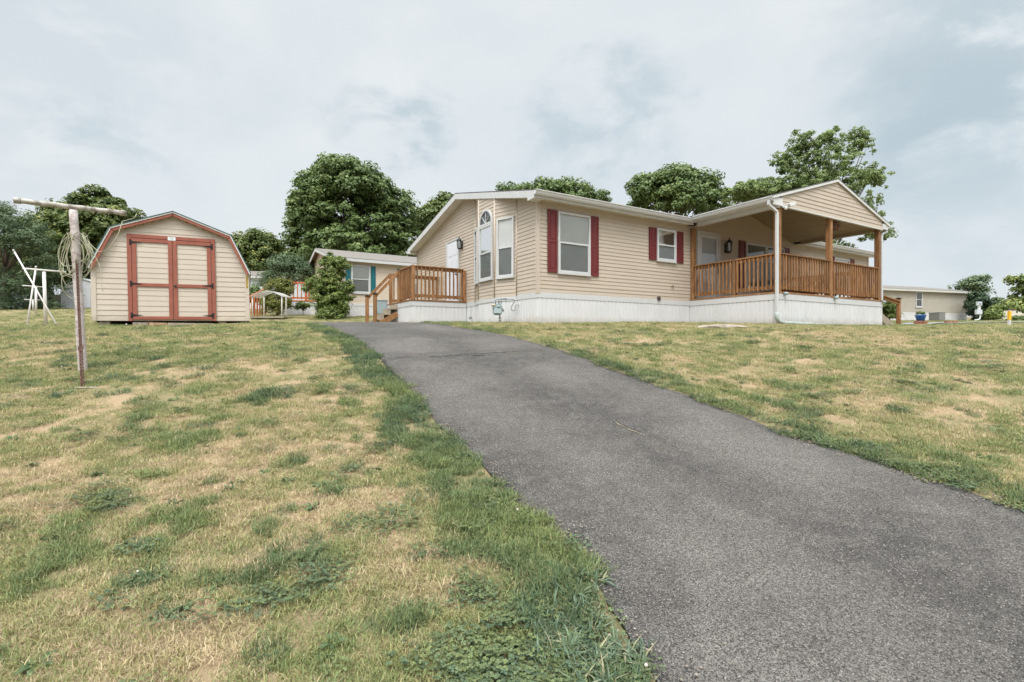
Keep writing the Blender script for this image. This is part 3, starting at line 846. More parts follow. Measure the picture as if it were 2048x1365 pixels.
m = MB(*FRONT); m.tube([(6.75, 0.065, 3.72), (6.75, 0.10, 3.76), (6.75, 0.10, 3.90), (6.75, 0.065, 3.94)], 0.012, 6); part(m, 'door_handle', BLACK, door)
lantern(home, FRONT, 7.22, 4.62, 1.25)
m = MB(*FRONT); m.tube([(4.74, 0.01, 3.23), (4.74, 0.09, 3.23)], 0.012, 6); m.tube([(4.74, 0.07, 3.23), (4.74, 0.09, 3.16)], 0.012, 6); m.tube([(4.70, 0.06, 3.26), (4.78, 0.06, 3.26)], 0.008, 6)
part(m, 'hose_tap', mat('brass', (0.20, 0.15, 0.08), 0.4, metal=0.6), home)
m = MB(*FRONT); m.box(4.13, 4.24, 0.018, 0.06, 2.80, 2.90); part(m, 'outlet_cover', mat('outlet_brown', (0.06, 0.045, 0.04), 0.5), home, 0.004)

# ==================================================================== railings
def rail_run(parent, p, q, zt, zb, n, first=0.0, post_w=0.09, cap=True, side=(0, 0), bal_list=None):
    """straight guard rail from p to q (local x,y)"""
    P, Q = Vector((*p, 0)), Vector((*q, 0)); d = (Q - P); L = d.length; d.normalize()
    m = MB((P.x, P.y, 0), d, Vector((side[0], side[1], 0)) if any(side) else Vector((-d.y, d.x, 0)))
    m.box(0, L, -0.07, 0.07, zt - 0.035, zt)
    m.box(0, L, -0.018, 0.018, zt - 0.125, zt - 0.036)
    tr = part(m, 'top_rail', WOOD, parent, 0.004)
    m = MB((P.x, P.y, 0), d, m.n); m.box(0, L, -0.018, 0.018, zb + 0.09, zb + 0.18)
    part(m, 'bottom_rail', WOOD, parent, 0.003)
    w = 0.037
    for i in range(n):
        a = L * (i + 0.5) / n
        m2 = MB((P.x, P.y, 0), d, m.n)
        m2.prism([(a - w / 2, zb + 0.075), (a + w / 2, zb + 0.055), (a + w / 2, zt - 0.045), (a - w / 2, zt - 0.045)], 0.019, 0.019 + w)
        part(m2, 'baluster', WOOD, parent)
def post(parent, x, y, z0, z1, w=0.09, name='post', m=None, label=None):
    mb_ = MB(); mb_.box(x - w / 2, x + w / 2, y - w / 2, y + w / 2, z0, z1)
    return part(mb_, name, m or WOOD, parent, 0.004, label)

# ==================================================================== COVERED PORCH
PX0, PX1, PY = 5.53, 11.0, -2.8
pbase = loc2w(8.2, -1.4); 
porch = wthing('covered_porch', 'covered timber porch with gabled beige roof and brown baluster railing on white skirting', 'porch', (HC.x, HC.y, HC.z), TH)
mb = MB(); mb.box(PX0 + .01, PX1 - .01, PY + .01, -0.03, 2.80, 2.868)
part(mb, 'deck_floor', WOOD, porch)
mb = MB()
mb.box(PX0 - 0.03, PX1 + 0.03, PY - 0.03, PY + 0.009, 2.842, 2.885); mb.box(PX0 - 0.03, PX0 + 0.009, PY + 0.01, -0.03, 2.842, 2.885); mb.box(PX1 - 0.009, PX1 + 0.03, PY + 0.01, -0.03, 2.842, 2.885)
part(mb, 'deck_edge', WOOD, porch, 0.003)
mb = MB((PX0, PY, 0), (1, 0, 0), (0, -1, 0)); LX = PX1 - PX0
mb.box(0, LX, -0.01, 0.02, 2.68, 2.84)
mb.frame((PX0, 0, 0), (0, -1, 0), (-1, 0, 0)); mb.box(0.022, -PY + 0.02, -0.01, 0.02, 2.68, 2.84)
mb.frame((PX1, 0, 0), (0, -1, 0), (1, 0, 0)); mb.box(0.022, -PY + 0.02, -0.01, 0.02, 2.68, 2.84)
part(mb, 'trim_band', WHITE, porch, 0.003)
mb = MB((PX0, PY, 0), (1, 0, 0), (0, -1, 0)); skirt(mb, 0, LX, lambda a: Hl(PX0 + a, PY) - 0.1, 2.678, -0.002)
mb.frame((PX0, 0, 0), (0, -1, 0), (-1, 0, 0)); skirt(mb, 0.02, -PY, lambda a: Hl(PX0, -a) - 0.1, 2.678, -0.002)
mb.frame((PX1, 0, 0), (0, -1, 0), (1, 0, 0)); skirt(mb, 0.02, -PY, lambda a: Hl(PX1, -a) - 0.1, 2.678, -0.002)
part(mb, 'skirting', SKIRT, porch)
ZT = 3.885
post(porch, PX0 + .07, -0.09, 2.87, 5.02, 0.12); post(porch, PX0 + .09, PY + .09, 2.87, 5.02, 0.13); post(porch, 8.10, PY + .09, 2.87, 5.12, 0.13); post(porch, PX1 - .09, PY + .09, 2.87, 5.12, 0.13)
post(porch, PX0 + .06, -1.50, 2.80, ZT - 0.036, 0.09); post(porch, PX1 - .06, -1.35, 2.87, ZT - 0.036, 0.09)
rail_run(porch, (PX0 + .06, -0.15), (PX0 + .06, -1.455), ZT, 2.88, 11, side=(-1, 0))
rail_run(porch, (PX0 + .06, -1.545), (PX0 + .06, PY + .155), ZT, 2.88, 9, side=(-1, 0))
rail_run(porch, (PX0 + .155, PY + .06), (8.035, PY + .06), ZT, 2.88, 19, side=(0, -1))
rail_run(porch, (8.165, PY + .06), (PX1 - .155, PY + .06), ZT, 2.88, 21, side=(0, -1))
rail_run(porch, (PX1 - .06, PY + .155), (PX1 - .06, -1.395), ZT, 2.88, 10, side=(1, 0))
rail_run(porch, (PX1 - .06, -1.305), (PX1 - .06, -0.08), ZT, 2.88, 10, side=(1, 0))
# roof structure
PR, PXm = 6.215, 8.30
XL, XR, ZE = 5.20, 11.38, 5.30
mb = MB()
ya, yb = PY - 0.06, 3.9
mb.slab([(XL, ya, ZE), (PXm, ya, PR), (PXm, yb, PR), (XL, yb, ZE)], 0.03)
mb.slab([(PXm, ya, PR), (XR, ya, ZE), (XR, yb, ZE), (PXm, yb, PR)], 0.03)
part(mb, 'roof', ROOF, porch)
mb = MB((0, PY, 0), (1, 0, 0), (0, -1, 0))
k1 = (PR - ZE) / (PXm - XL); k2 = (PR - ZE) / (XR - PXm)
def psp(z):
    zz = z + 0.05
    return (max(5.66, XL + (zz - ZE) / k1), min(PX1 - 0.02, XR - (zz - ZE) / k2))
siding(mb, psp, 5.10, 6.16, 0.112, 0.014)
mb.prism([(5.62, 5.10), (PX1 - 0.02, 5.10), (PX1 - .02, 5.36), (PXm, 6.14), (5.62, 5.36)], -0.03, -0.004)
part(mb, 'gable_siding', SIDING, porch)
mb = MB((0, PY, 0), (1, 0, 0), (0, -1, 0))
mb.beam((XL, 0.045, ZE - 0.062), (PXm, 0.045, PR - 0.062), 0.03, 0.06); mb.beam((PXm, 0.045, PR - 0.062), (XR, 0.045, ZE - 0.062), 0.03, 0.06)
mb.box(XL + 0.06, 5.655, 0.0, 0.03, 5.07, 5.27)
mb.box(PX1 - 0.015, XR - 0.06, 0.0, 0.03, 5.10, 5.27)
mb.box(5.645, 5.665, 0.0, 0.028, 5.27, 5.40)
mb.box(5.67, PX1 - 0.02, -0.045, 0.028, 5.065, 5.098)
part(mb, 'rake_trim', mat('rake_grey', (0.60, 0.60, 0.585), 0.5, 0.05, 3), porch)
mb = MB()
mb.box(5.46, 5.60, PY + .0, -0.33, 5.03, 5.175); part(mb, 'beam', WHITE, porch, 0.004)
mb = MB(); mb.box(10.88, 11.02, PY + .002, -0.33, 5.03, 5.26); part(mb, 'beam', CEIL, porch, 0.004)
mb = MB(); mb.box(XL + 0.06, XL + 0.085, PY + 0.0, -0.42, 5.12, 5.265); mb.box(XL + .086, 5.46, PY, -0.31, 5.12, 5.135)
mb.box(XR - 0.085, XR - 0.06, PY + 0.0, -0.42, 5.12, 5.265); mb.box(11.02, XR - .086, PY, -0.31, 5.12, 5.135)
part(mb, 'fascia', WHITE, porch)
# ceiling boards following the rafters
mb = MB()
def ceil_side(xa, za, xb, zb, n=18):
    for i in range(n):
        s0, s1 = i / n, (i + 1) / n
        p = (xa + (xb - xa) * s0, za + (zb - za) * s0); q = (xa + (xb - xa) * s1, za + (zb - za) * s1)
        g = 0.006
        mb.add([(p[0], PY + .0, p[1]), (q[0], PY + .0, q[1] - g), (q[0], -0.015, q[1] - g), (p[0], -0.015, p[1]), (q[0], PY, q[1] + 0.006), (q[0], -0.015, q[1] + 0.006)], [(0, 1, 2, 3), (1, 4, 5, 2)])
ceil_side(5.60, 5.13, PXm, 5.88); ceil_side(10.90, 5.13, PXm, 5.88)
part(mb, 'ceiling', CEIL, porch)
def gutter_y(parent, x, ya, yb, ztop, flip):
    m_ = MB()
    prof = [(0, 0), (0, -0.11), (-0.06, -0.115), (-0.085, -0.08), (-0.095, -0.04), (-0.115, -0.02), (-0.115, 0), (-0.105, 0), (-0.105, -0.012), (-0.085, -0.03), (-0.07, -0.10), (-0.01, -0.10), (-0.01, 0)]
    n = len(prof)
    vs = [(x + p * flip, ya, ztop + z) for p, z in prof] + [(x + p * flip, yb, ztop + z) for p, z in prof]
    m_.add(vs, [tuple(range(n)), tuple(range(n, 2 * n))] + [(i, (i + 1) % n, n + (i + 1) % n, n + i) for i in range(n)])
    return part(m_, 'gutter', WHITE, parent)
gutter_y(porch, XL + 0.06, PY - 0.05, -0.42, 5.268, 1); gutter_y(porch, XR - 0.06, PY - 0.05, -0.42, 5.268, -1)
# downspouts
def downspout(parent, pts, w=0.072, name='downspout'):
    m_ = MB()
    for p, q in zip(pts[:-1], pts[1:]):
        m_.beam(p, q, w, w * 0.8, up=(0.2, 1, 0) if abs(p[2] - q[2]) > 0.2 else (0, 0, 1))
    return part(m_, name, WHITE, parent, 0.006)
downspout(porch, [(5.20, PY + 0.06, 5.18), (5.20, PY + .06, 5.06), (5.44, PY - 0.005, 4.90), (5.44, PY - 0.005, 2.20)])
downspout(porch, [(11.33, PY + 0.05, 5.18), (11.33, PY + .05, 5.08), (11.08, PY + 0.05, 4.95), (11.08, PY + 0.05, 2.9)], 0.07)
m = MB(); gz = Hl(5.44, PY - .1)
m.tube([(5.44, PY - 0.005, 2.36), (5.44, PY - .01, gz + .16), (5.50, PY - .04, gz + .09), (5.62, PY - .08, gz + .055), (5.9, PY - .14, gz + .045), (6.5, PY - .2, Hl(6.5, PY - .2) + .03), (7.7, PY - .22, Hl(7.7, PY - .22) + 0.02)], 0.05, 10)
dp = part(m, 'drain_hose', mat('drain_hose', (0.34, 0.37, 0.34), 0.6, 0.1, 10), porch)
# floodlight and rim lights
m = MB((0, PY, 0), (1, 0, 0), (0, -1, 0))
m.box(5.64, 5.72, 0.03, 0.05, 5.03, 5.12); m.tube([(5.68, 0.05, 5.07), (5.66, 0.12, 5.02), (5.63, .13, 5.0)], 0.02, 6)
m.tube([(5.70, 0.06, 5.10), (5.78, 0.13, 5.13)], 0.015, 6)
m.beam((5.80, 0.10, 5.11), (5.93, 0.17, 5.14), 0.10, 0.10); m.lathe((5.62, 0.13), [(0.02, 4.95), (0.035, 4.97), (0.04, 5.02), (0.02, 5.04)], 8)
part(m, 'floodlight', mat('floodlight_white', (0.6, 0.6, 0.58), 0.4), porch)
for a_, y_ in ((5.72, 0), (8.15, 0), (PX1 - .05, 0)):
    m = MB((0, PY, 0), (1, 0, 0), (0, -1, 0)); m.lathe((a_, 0.075), [(0.02, 2.79), (0.055, 2.82), (0.06, 2.84), (0.045, 2.865), (0.01, 2.875)], 10); m.box(a_ - .03, a_ + .03, 0.021, 0.05, 2.80, 2.85)
    part(m, 'rim_light', GREYM, porch)
# side steps rail at the far right of the porch
m = MB(); gz = Hl(12.6, -2.6)
m.box(12.55, 12.65, -2.65, -2.55, gz - .1, gz + 0.93); sp_ = part(m, 'stair_post', WOOD, porch, 0.004)
m = MB(); m.box(12.53, 12.67, -2.67, -2.53, gz + 0.93, gz + 0.965); m.box(12.56, 12.64, -2.64, -2.56, gz + .965, gz + 0.98); part(m, 'post_cap', BRONZE, sp_, 0.006)
m = MB(); m.beam((11.0, -2.6, 3.12), (12.6, -2.6, 2.93), 0.14, 0.035); m.beam((11.03, -2.6, 3.06), (12.56, -2.6, 2.87), 0.035, 0.09)
part(m, 'stair_rail', WOOD, porch, 0.003)
m = MB()
for k in range(4):
    xx = 11.05 + k * 0.36; zz = 2.66 - k * 0.16
    m.box(xx, xx + 0.34, -2.5, -1.4, zz, zz + 0.04)
m.beam((11.03, -2.52, 2.62), (12.55, -2.52, 2.02), 0.04, 0.24); m.beam((11.03, -1.38, 2.62), (12.55, -1.38, 2.02), 0.04, 0.24)
part(m, 'stairs', WOODG, porch)
# dried wreath hanging by the middle post
wr = thing('dried_wreath', 'brown dried wreath hanging under the porch gable beside the middle post', 'wreath', loc2w(8.45, PY + 0.1) + Vector((0, 0, 4.93)), TH)
m = MB()
for k in range(170):
    a_ = random.random() * 2 * math.pi; r_ = 0.11 + random.gauss(0, .028)
    p = Vector((r_ * 1.35 * math.cos(a_), random.gauss(0, .03), r_ * 0.8 * math.sin(a_)))
    d = Vector((random.gauss(0, 1), random.gauss(0, 1), random.gauss(0, 1))).normalized() * random.uniform(.03, .06)
    m.beam(p - d, p + d, 0.006, 0.014)
part(m, 'twigs', mat('dried_twigs', (0.13, 0.06, 0.035), 0.9, 0.4, 30), wr)
m = MB(); m.tube([(0, 0, .08), (0, 0, .17)], 0.003, 4); part(m, 'hanger', BLACK, wr)
# picnic table on the porch
pt = wthing('picnic_table', 'brown wooden picnic table standing on the porch behind the railing', 'picnic table', loc2w(9.7, -1.2) + Vector((0, 0, 2.868)), TH)
m = MB()
for k in range(5): m.box(-.8, .8, -.36 + k * .146, -.36 + k * .146 + .138, 3.60, 3.638)
part(m, 'table_top', WOOD, pt)
for s in (-1, 1):
    m = MB()
    for k in range(2): m.box(-.8, .8, s * .62 - .14 + k * .146, s * .62 - .14 + k * .146 + .138, 3.28, 3.318)
    part(m, 'bench', WOOD, pt)
    m = MB(); m.beam((s * .6, -.55, 2.875), (s * .6, -.2, 3.598), .04, .09, up=(1, 0, 0)); m.beam((s * .6, .55, 2.875), (s * .6, .2, 3.598), .04, .09, up=(1, 0, 0)); m.box(s * .6 + .022, s * .6 + .06, -.72, .72, 3.19, 3.278)
    part(m, 'leg_frame', WOOD, pt)

# ==================================================================== SIDE DECK
deck = wthing('side_deck', 'small brown timber deck with steps at the gable end door, white skirting below', 'deck', (HC.x, HC.y, HC.z), TH)
DX, DY0, DY1, DYa = -1.8, 4.0, 6.28, 5.25
DZ = 2.85
mb = MB(); mb.box(DX + .01, -0.03, DY0 + .01, DY1, 2.78, DZ - .0); part(mb, 'deck_floor', WOOD, deck)
mb = MB(); mb.box(DX - .03, -0.03, DY0 - .035, DY0 + .009, DZ - .03, DZ + .012); mb.box(DX - .03, DX + .009, DY0 + .01, DY1 + .1, DZ - .03, DZ + .012); part(mb, 'deck_edge', WOOD, deck, 0.003)
mb = MB((0, DY0, 0), (-1, 0, 0), (0, -1, 0)); mb.box(0.03, -DX + .02, -0.01, 0.02, DZ - .18, DZ - .032)
mb.frame((DX, 0, 0), (0, 1, 0), (-1, 0, 0)); mb.box(DY0 - .018, DY1, -0.01, 0.02, DZ - .18, DZ - .032)
part(mb, 'trim_band', WHITE, deck, 0.003)
mb = MB((0, DY0, 0), (-1, 0, 0), (0, -1, 0)); skirt(mb, 0.02, -DX, lambda a: Hl(-a, DY0) - .15, DZ - .182, -.003)
mb.frame((DX, 0, 0), (0, 1, 0), (-1, 0, 0)); skirt(mb, DY0, DY1, lambda a: Hl(DX, a) - .15, DZ - .182, -.003)
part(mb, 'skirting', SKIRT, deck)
ZT2 = 3.885
post(deck, DX + .05, DY0 + .05, DZ - .02, ZT2 + .01, 0.10); post(deck, -0.08, DY0 + .05, DZ, ZT2 - .036, 0.09)
post(deck, DX + .05, DYa, DZ, ZT2 - .036, 0.09); post(deck, DX + .05, DY1 - .05, DZ - .02, ZT2 + 0.0, 0.10)
rail_run(deck, (DX + .10, DY0 + .05), (-0.125, DY0 + .05), ZT2, DZ, 12, side=(0, -1))
rail_run(deck, (DX + .05, DY0 + .10), (DX + .05, DYa - .045), ZT2, DZ, 9, side=(-1, 0))
rail_run(deck, (DX + .10, DY1 - .05), (-0.04, DY1 - .05), ZT2, DZ, 12, side=(0, 1))
# steps going down from the deck front
gz = Hl(DX - .75, 5.7)
NST = 3
st_ = MB()
rise = (DZ - gz) / (NST + 1)
for k in range(NST):
    xx = DX - 0.02 - (k + 1) * 0.21; zz = DZ - (k + 1) * rise
    st_.box(xx - .02, xx + .22, DYa + .06, DY1 - .16, zz - 0.04, zz)
    st_.box(xx + .18, xx + .198, DYa + .07, DY1 - .17, zz, zz + rise - .042)
steps = part(st_, 'steps', WOODG, deck, 0.003)
m = MB()
for yy in (DYa + .03, DY1 - .13):
    m.beam((DX - .03, yy, DZ - .36), (DX - .68, yy, gz - .02), 0.04, 0.17)
part(m, 'stringer', WOOD, steps)
for yy in (DYa + .01, DY1 - .09):
    m = MB(); m.box(DX - .80, DX - .70, yy - .05, yy + .05, gz - .1, gz + 0.95); po_ = part(m, 'stair_post', WOOD, deck, 0.004)
    m = MB(); m.box(DX - .82, DX - .68, yy - .07, yy + .07, gz + .951, gz + .985); m.box(DX - .79, DX - .71, yy - .04, yy + .04, gz + .985, gz + 1.0); part(m, 'post_cap', BRONZE, po_, 0.006)
    m = MB(); m.beam((DX + .0, yy, ZT2 - .06), (DX - .73, yy, gz + .90), 0.04, 0.09); part(m, 'stair_rail', WOOD, deck, 0.003)
# grey utility cabinet beyond the steps
g0 = gnd(763, 18.2)
ub = thing('utility_cabinet', 'grey metal utility cabinet on the grass behind the deck steps', 'utility box', g0, R(20))
m = MB(); m.box(-.2, .2, -.13, .13, 0, 0.92); part(m, 'cabinet', GREYM, ub, 0.012)
m = MB(); m.box(-.17, .17, -.145, -.131, .45, .86); m.box(-.22, .22, -.15, .15, .921, .945); part(m, 'cover', GREYM, ub, 0.006)
m = MB(); m.lathe((-.08, -.14), [(.03, .20), (.03, .26)], 8); part(m, 'knob', BLACK, ub)

# ==================================================================== GAS METER in front of the bay
gpos = loc2w(-0.52, 1.05); gzz = float(H(gpos.x, gpos.y))
gm_ = thing('gas_meter', 'grey-green gas meter on a pipe in front of the white skirting below the bay', 'gas meter', (gpos.x, gpos.y, gzz), R(5))
m = MB(); m.box(-.145, .10, -.08, .08, .22, .50); part(m, 'meter_body', mat('meter_green', (0.26, 0.33, 0.33), 0.5, 0.08, 8), gm_, 0.035)
m = MB(); m.box(-.12, .08, -.092, -.07, .26, .40); m.lathe((.0, -.09), [(.03, .42), (.03, .46)], 10); m.box(-.155, .11, -.085, .085, .40, .415); part(m, 'meter_face', mat('meter_plate', (0.36, 0.43, 0.43), 0.4), gm_, 0.008)
m = MB()
m.tube([(.04, 0, -.1), (.04, 0, .24)], .016, 8); m.lathe((.04, 0), [(.03, .06), (.03, .09)], 8); m.lathe((.04, 0), [(.034, .13), (.034, .17)], 8)
part(m, 'riser_pipe', GALV, gm_)
m = MB()
m.tube([(-.07, .02, .48), (-.07, .02, .60), (-.04, .02, .635), (.0, .02, .64), (.02, .02, .62), (.02, .02, .49)], .015, 8)
m.tube([(.07, .02, .48), (.07, .02, .62), (.09, .02, .64), (.30, .02, .64), (.41, .02, .63), (.43, .02, .60), (.42, .02, .56), (.36, .02, .48), (.33, .02, .40), (.36, .02, .34), (.42, .02, .34), (.45, .02, .40), (.44, .02, .46), (.46, .03, .49), (.55, .05, .485), (.66, .06, .48)], .011, 8)
m.lathe((.16, .02), [(.02, .625), (.028, .63), (.028, .65), (.02, .655)], 8)
m.tube([(.05, .02, .64), (.22, .02, .64)], .02, 8); m.tube([(.2, .02, .64), (.2, .02, .56)], .006, 6)
part(m, 'outlet_pipe', GALV, gm_)
m = MB(); m.lathe((-.12, -.03), [(.02, .44), (.06, .455), (.065, .475), (.05, .495), (.02, .50)], 12); m.tube([(-.18, -.02, .47), (-.05, -.02, .47)], .025, 8)
part(m, 'regulator', mat('regulator_tan', (0.42, 0.36, 0.25), 0.6), gm_)
m = MB(); m.tube([(.10, 0, .36), (.15, 0, .36)], .035, 10); m.tube([(.13, 0, .30), (.13, 0, .40)], .012, 6); part(m, 'valve', GREYM, gm_)
# small hook spout on the skirting left of it
sp0 = loc2w(-0.03, 3.55)
vs_ = thing('hose_spout', 'small metal hose spout with a wire on the white skirting beside the deck', 'spout', (sp0.x, sp0.y, 2.34), TH)
m = MB((0, 0, 0), (0, 1, 0), (-1, 0, 0)); m.tube([(0, .02, .0), (-.0, .10, .02), (-.03, .12, -.03)], .014, 6); m.tube([(0.10, .03, -.02), (.04, .06, -.04), (-.04, .05, -.02)], .02, 6); part(m, 'spout', GALV, vs_)
m = MB((0, 0, 0), (0, 1, 0), (-1, 0, 0)); m.tube([(.06, .022, .35), (.06, .022, .05), (.05, .04, 0)], .004, 4); part(m, 'wire', BLACK, vs_)

# stone by the porch and small white rock
def rock(name, label, cat, pos, sx, sy, sz, m, seed=0, n=3):
    bm = bmesh.new(); bmesh.ops.create_icosphere(bm, subdivisions=n, radius=1)
    r_ = random.Random(seed)
    off = Vector((r_.random() * 9, r_.random() * 9, r_.random() * 9))
    from mathutils import noise as mn
    for v in bm.verts:
        k = 1 + 0.28 * mn.noise(v.co * 1.3 + off) + 0.08 * mn.noise(v.co * 4 + off)
        v.co = Vector((v.co.x * sx * k, v.co.y * sy * k, max(-.3, v.co.z) * sz * k))
    me_ = bpy.data.meshes.new(name); bm.to_mesh(me_); bm.free(); me_.materials.append(m)
    o = bpy.data.objects.new(name, me_); col.objects.link(o); o.location = pos; tag(o, label, cat); return o
p = ray_ground(1440, 655)
rock('flat_rock', 'flat brown stone slab lying on the lawn before the porch skirting', 'rock', (p[0], p[1] - .1, float(H(*p)) - 0.005), 0.56, 0.30, 0.062, CONC, 3)
p = loc2w(5.2, -.25); rock('white_rock', 'small white rock at the foot of the skirting left of the porch', 'rock', (p.x, p.y, float(H(p.x, p.y)) + .03), .06, .05, .05, WHITE, 5, 2)
p = loc2w(8.2, PY - .15); 
o = MB(); o.box(-.02, .02, -.02, .02, -.05, .06); o = o.build('ground_stake', BLACK, None, 0.004); o.location = (p.x, p.y, float(H(p.x, p.y))); tag(o, 'tiny black stake in the grass under the porch skirting', 'stake')

# ==================================================================== GARDEN SHED
ST = R(28)
SO = Vector(((186 - CX) / FPX * 11.6, 11.6, 0)); SW, SD = 3.19, 4.0
SZ = 2.085
shed = wthing('garden_shed', 'cream gambrel-roofed garden shed with rust-red double doors and trim', 'shed', (SO.x, SO.y, SZ), ST)
shed.rotation_euler = (0, R(-1.0), ST)
SE = SZ + 1.27; PK = SZ + 2.60; KX, KZ = 0.40, SZ + 2.13
prof = [(0, SE), (KX, KZ), (SW / 2, PK), (SW - KX, KZ), (SW, SE)]
def shspan(z):
    if z < SE: return (0.0, SW)
    if z < KZ: t_ = (z - SE) / (KZ - SE) * KX; return (t_, SW - t_)
    t_ = KX + (z - KZ) / (PK - KZ) * (SW / 2 - KX); return (t_, SW - t_)
SF = ((0, 0, 0), (1, 0, 0), (0, -1, 0))
mb = MB(*SF); siding(mb, shspan, SZ, PK, 0.125, 0.011)
mb.frame((0, 0, 0), (0, 1, 0), (-1, 0, 0)); siding(mb, lambda z: (0, SD), SZ, SE, 0.125, .014)
mb.frame((SW, 0, 0), (0, 1, 0), (1, 0, 0)); siding(mb, lambda z: (0, SD), SZ, SE, 0.125, .014)
mb.frame((0, SD, 0), (1, 0, 0), (0, 1, 0)); siding(mb, shspan, SZ, PK, .125, .014)
part(mb, 'wall_siding', SHED_S, shed)
for a0, a1 in ((-.022, .075), (SW - .075, SW + .022)):
    m = MB(*SF); m.box(a0, a1, -.075, 0.022, SZ - .005, SE - .02); part(m, 'corner_trim', SHED_S, shed, 0.004)
# roof shell with overhang, white drip edge and red rake trim
def gam(off, side):
    return [(-0.055, SE - 0.06), (KX - .03, KZ + .035), (SW / 2, PK + .045), (SW - KX + .03, KZ + .035), (SW + .055, SE - .06)]
g_ = gam(0, 0)
def shell(mb, pts, th, d0, d1, down=True):
    for (a, z), (b_, y) in zip(pts[:-1], pts[1:]):
        n_ = Vector((-(y - z), b_ - a)).normalized() * th
        mb.prism([(a, z), (b_, y), (b_ - n_.x, y - n_.y), (a - n_.x, z - n_.y)], d0, d1)
off = lambda pts, k: [(a + (a - SW / 2) * k * 0.02, z + k * 0.02) for a, z in pts]
m = MB(*SF); shell(m, [(a + (a - SW / 2) * 0.008, z + .02) for a, z in g_], 0.02, -SD - .12, 0.16); roof = part(m, 'roof', mat('shed_shingle', (0.05, 0.10, 0.10), 0.9, 0.3, 30), shed)
m = MB(*SF); shell(m, g_, 0.028, -SD - .1, 0.15); part(m, 'drip_edge', mat('drip_white', (0.68, 0.67, 0.64), 0.5), shed)
m = MB(*SF)
ins = [(g_[0][0] + .035, g_[0][1] + .0), (g_[1][0] + .02, g_[1][1] - .033), (g_[2][0], g_[2][1] - .037), (g_[3][0] - .02, g_[3][1] - .033), (g_[4][0] - .035, g_[4][1])]
shell(m, ins, 0.058, 0.115, 0.135); part(m, 'rake_trim', SHEDRED, shed)
m = MB(*SF); 
for (a, z), (b_, y) in zip(ins[1:-1], ins[2:]):
    for k in range(7):
        t_ = (k + .5) / 7; m.box(a + (b_ - a) * t_ - .012, a + (b_ - a) * t_ + .012, 0.02, 0.112, z + (y - z) * t_ - .085, z + (y - z) * t_ - .05)
part(m, 'soffit_block', mat('soffit_shed', (0.32, 0.24, 0.12), 0.8), shed)
# doors
DA0, DA1, DZ0, DZ1 = 0.72, 2.38, SZ - .0, SZ + 1.88
DA0, DA1, DZ1 = 0.665, 2.46, SZ + 2.06
m = MB(*SF); tw = .085
m.box(DA0, DA0 + tw, .012, .045, DZ0 - .005, DZ1); m.box(DA1 - tw, DA1, .012, .045, DZ0 - .005, DZ1); m.box(DA0 + tw, DA1 - tw, .012, .044, DZ1 - tw, DZ1)
part(m, 'door_frame', SHEDRED, shed, 0.004)
dm = (DA0 + DA1) / 2
for k, (a0, a1) in enumerate(((DA0 + tw + .008, dm - .005), (dm + .005, DA1 - tw - .008))):
    m = MB(*SF); sw = .085; zt, zb, zm = DZ1 - tw - .01, DZ0 + .03, DZ0 + .86
    m.box(a0, a0 + sw, .016, .05, zb, zt); m.box(a1 - sw, a1, .016, .05, zb, zt)
    m.box(a0 + sw, a1 - sw, .016, .049, zt - sw, zt); m.box(a0 + sw, a1 - sw, .016, .049, zb, zb + .075); m.box(a0 + sw, a1 - sw, .016, .049, zm - .04, zm + .04)
    d_ = part(m, 'door', SHEDRED, shed, 0.003)
    m = MB(*SF); siding(m, lambda z: (a0 + sw, a1 - sw), zb + .075, zm - .04, .125, .008, .016); siding(m, lambda z: (a0 + sw, a1 - sw), zm + .04, zt - sw, .125, .008, .016)
    part(m, 'door_panel', SHED_S, d_)
    for zz in (zb + .10, zm + .02, zt - .10):
        m = MB(*SF)
        e, s_ = (a0, 1) if k == 0 else (a1, -1)
        m.box(min(e - s_ * .012, e - s_ * .045), max(e - s_ * .012, e - s_ * .045), .046, .056, zz - .065, zz + .065)
        m.prism([(e - s_ * .02, zz + .03), (e + s_ * .05, zz + .018), (e + s_ * .19, zz + .004), (e + s_ * .19, zz - .004), (e + s_ * .05, zz - .018), (e - s_ * .02, zz - .03)], .051, .058)
        part(m, 'hinge', BLACK, d_)
m = MB(*SF); m.lathe((dm + .045, .075), [(.018, SZ + .835), (.028, SZ + .85), (.018, SZ + .865)], 8); m.box(dm + .035, dm + .055, .05, .075, SZ + .843, SZ + .857)
m.box(dm + .02, dm + .07, .05, .056, SZ + .82, SZ + .88); part(m, 'door_knob', mat('knob_dark', (0.10, 0.08, 0.07), 0.3, metal=.7), shed)
m = MB(*SF); m.box(dm - .09, dm + .07, .046, .052, DZ1 - .10, DZ1 - .015); sg = part(m, 'name_plate', mat('plate_white', (0.70, 0.74, 0.74), 0.5), shed)
m = MB(*SF)
for i, (a_, w_) in enumerate(((-.055, .03), (-.02, .022), (.008, .02), (-.03, .05))):
    zz = DZ1 - .045 - (0 if i < 3 else .022)
    m.box(dm + a_, dm + a_ + w_, .0521, .0532, zz - .004, zz + (.008 if i < 3 else .0))
part(m, 'plate_marks', mat('plate_blue', (0.10, 0.20, 0.35), 0.5), sg)
# yellow and black reflective strip on the right corner
m = MB(*SF); m.box(SW - .05, SW - .01, .0225, .026, SE - .42, SE - .10); rs_ = part(m, 'reflective_strip', mat('strip_yellow', (0.65, 0.42, 0.05), 0.4), shed)
m = MB(*SF)
for k in range(9):
    z_ = SE - .415 + k * .034
    m.prism([(SW - .05, z_ + .018), (SW - .01, z_), (SW - .01, z_ + .012), (SW - .05, z_ + .030)], .0262, .0275)
part(m, 'strip_marks', BLACK, rs_)
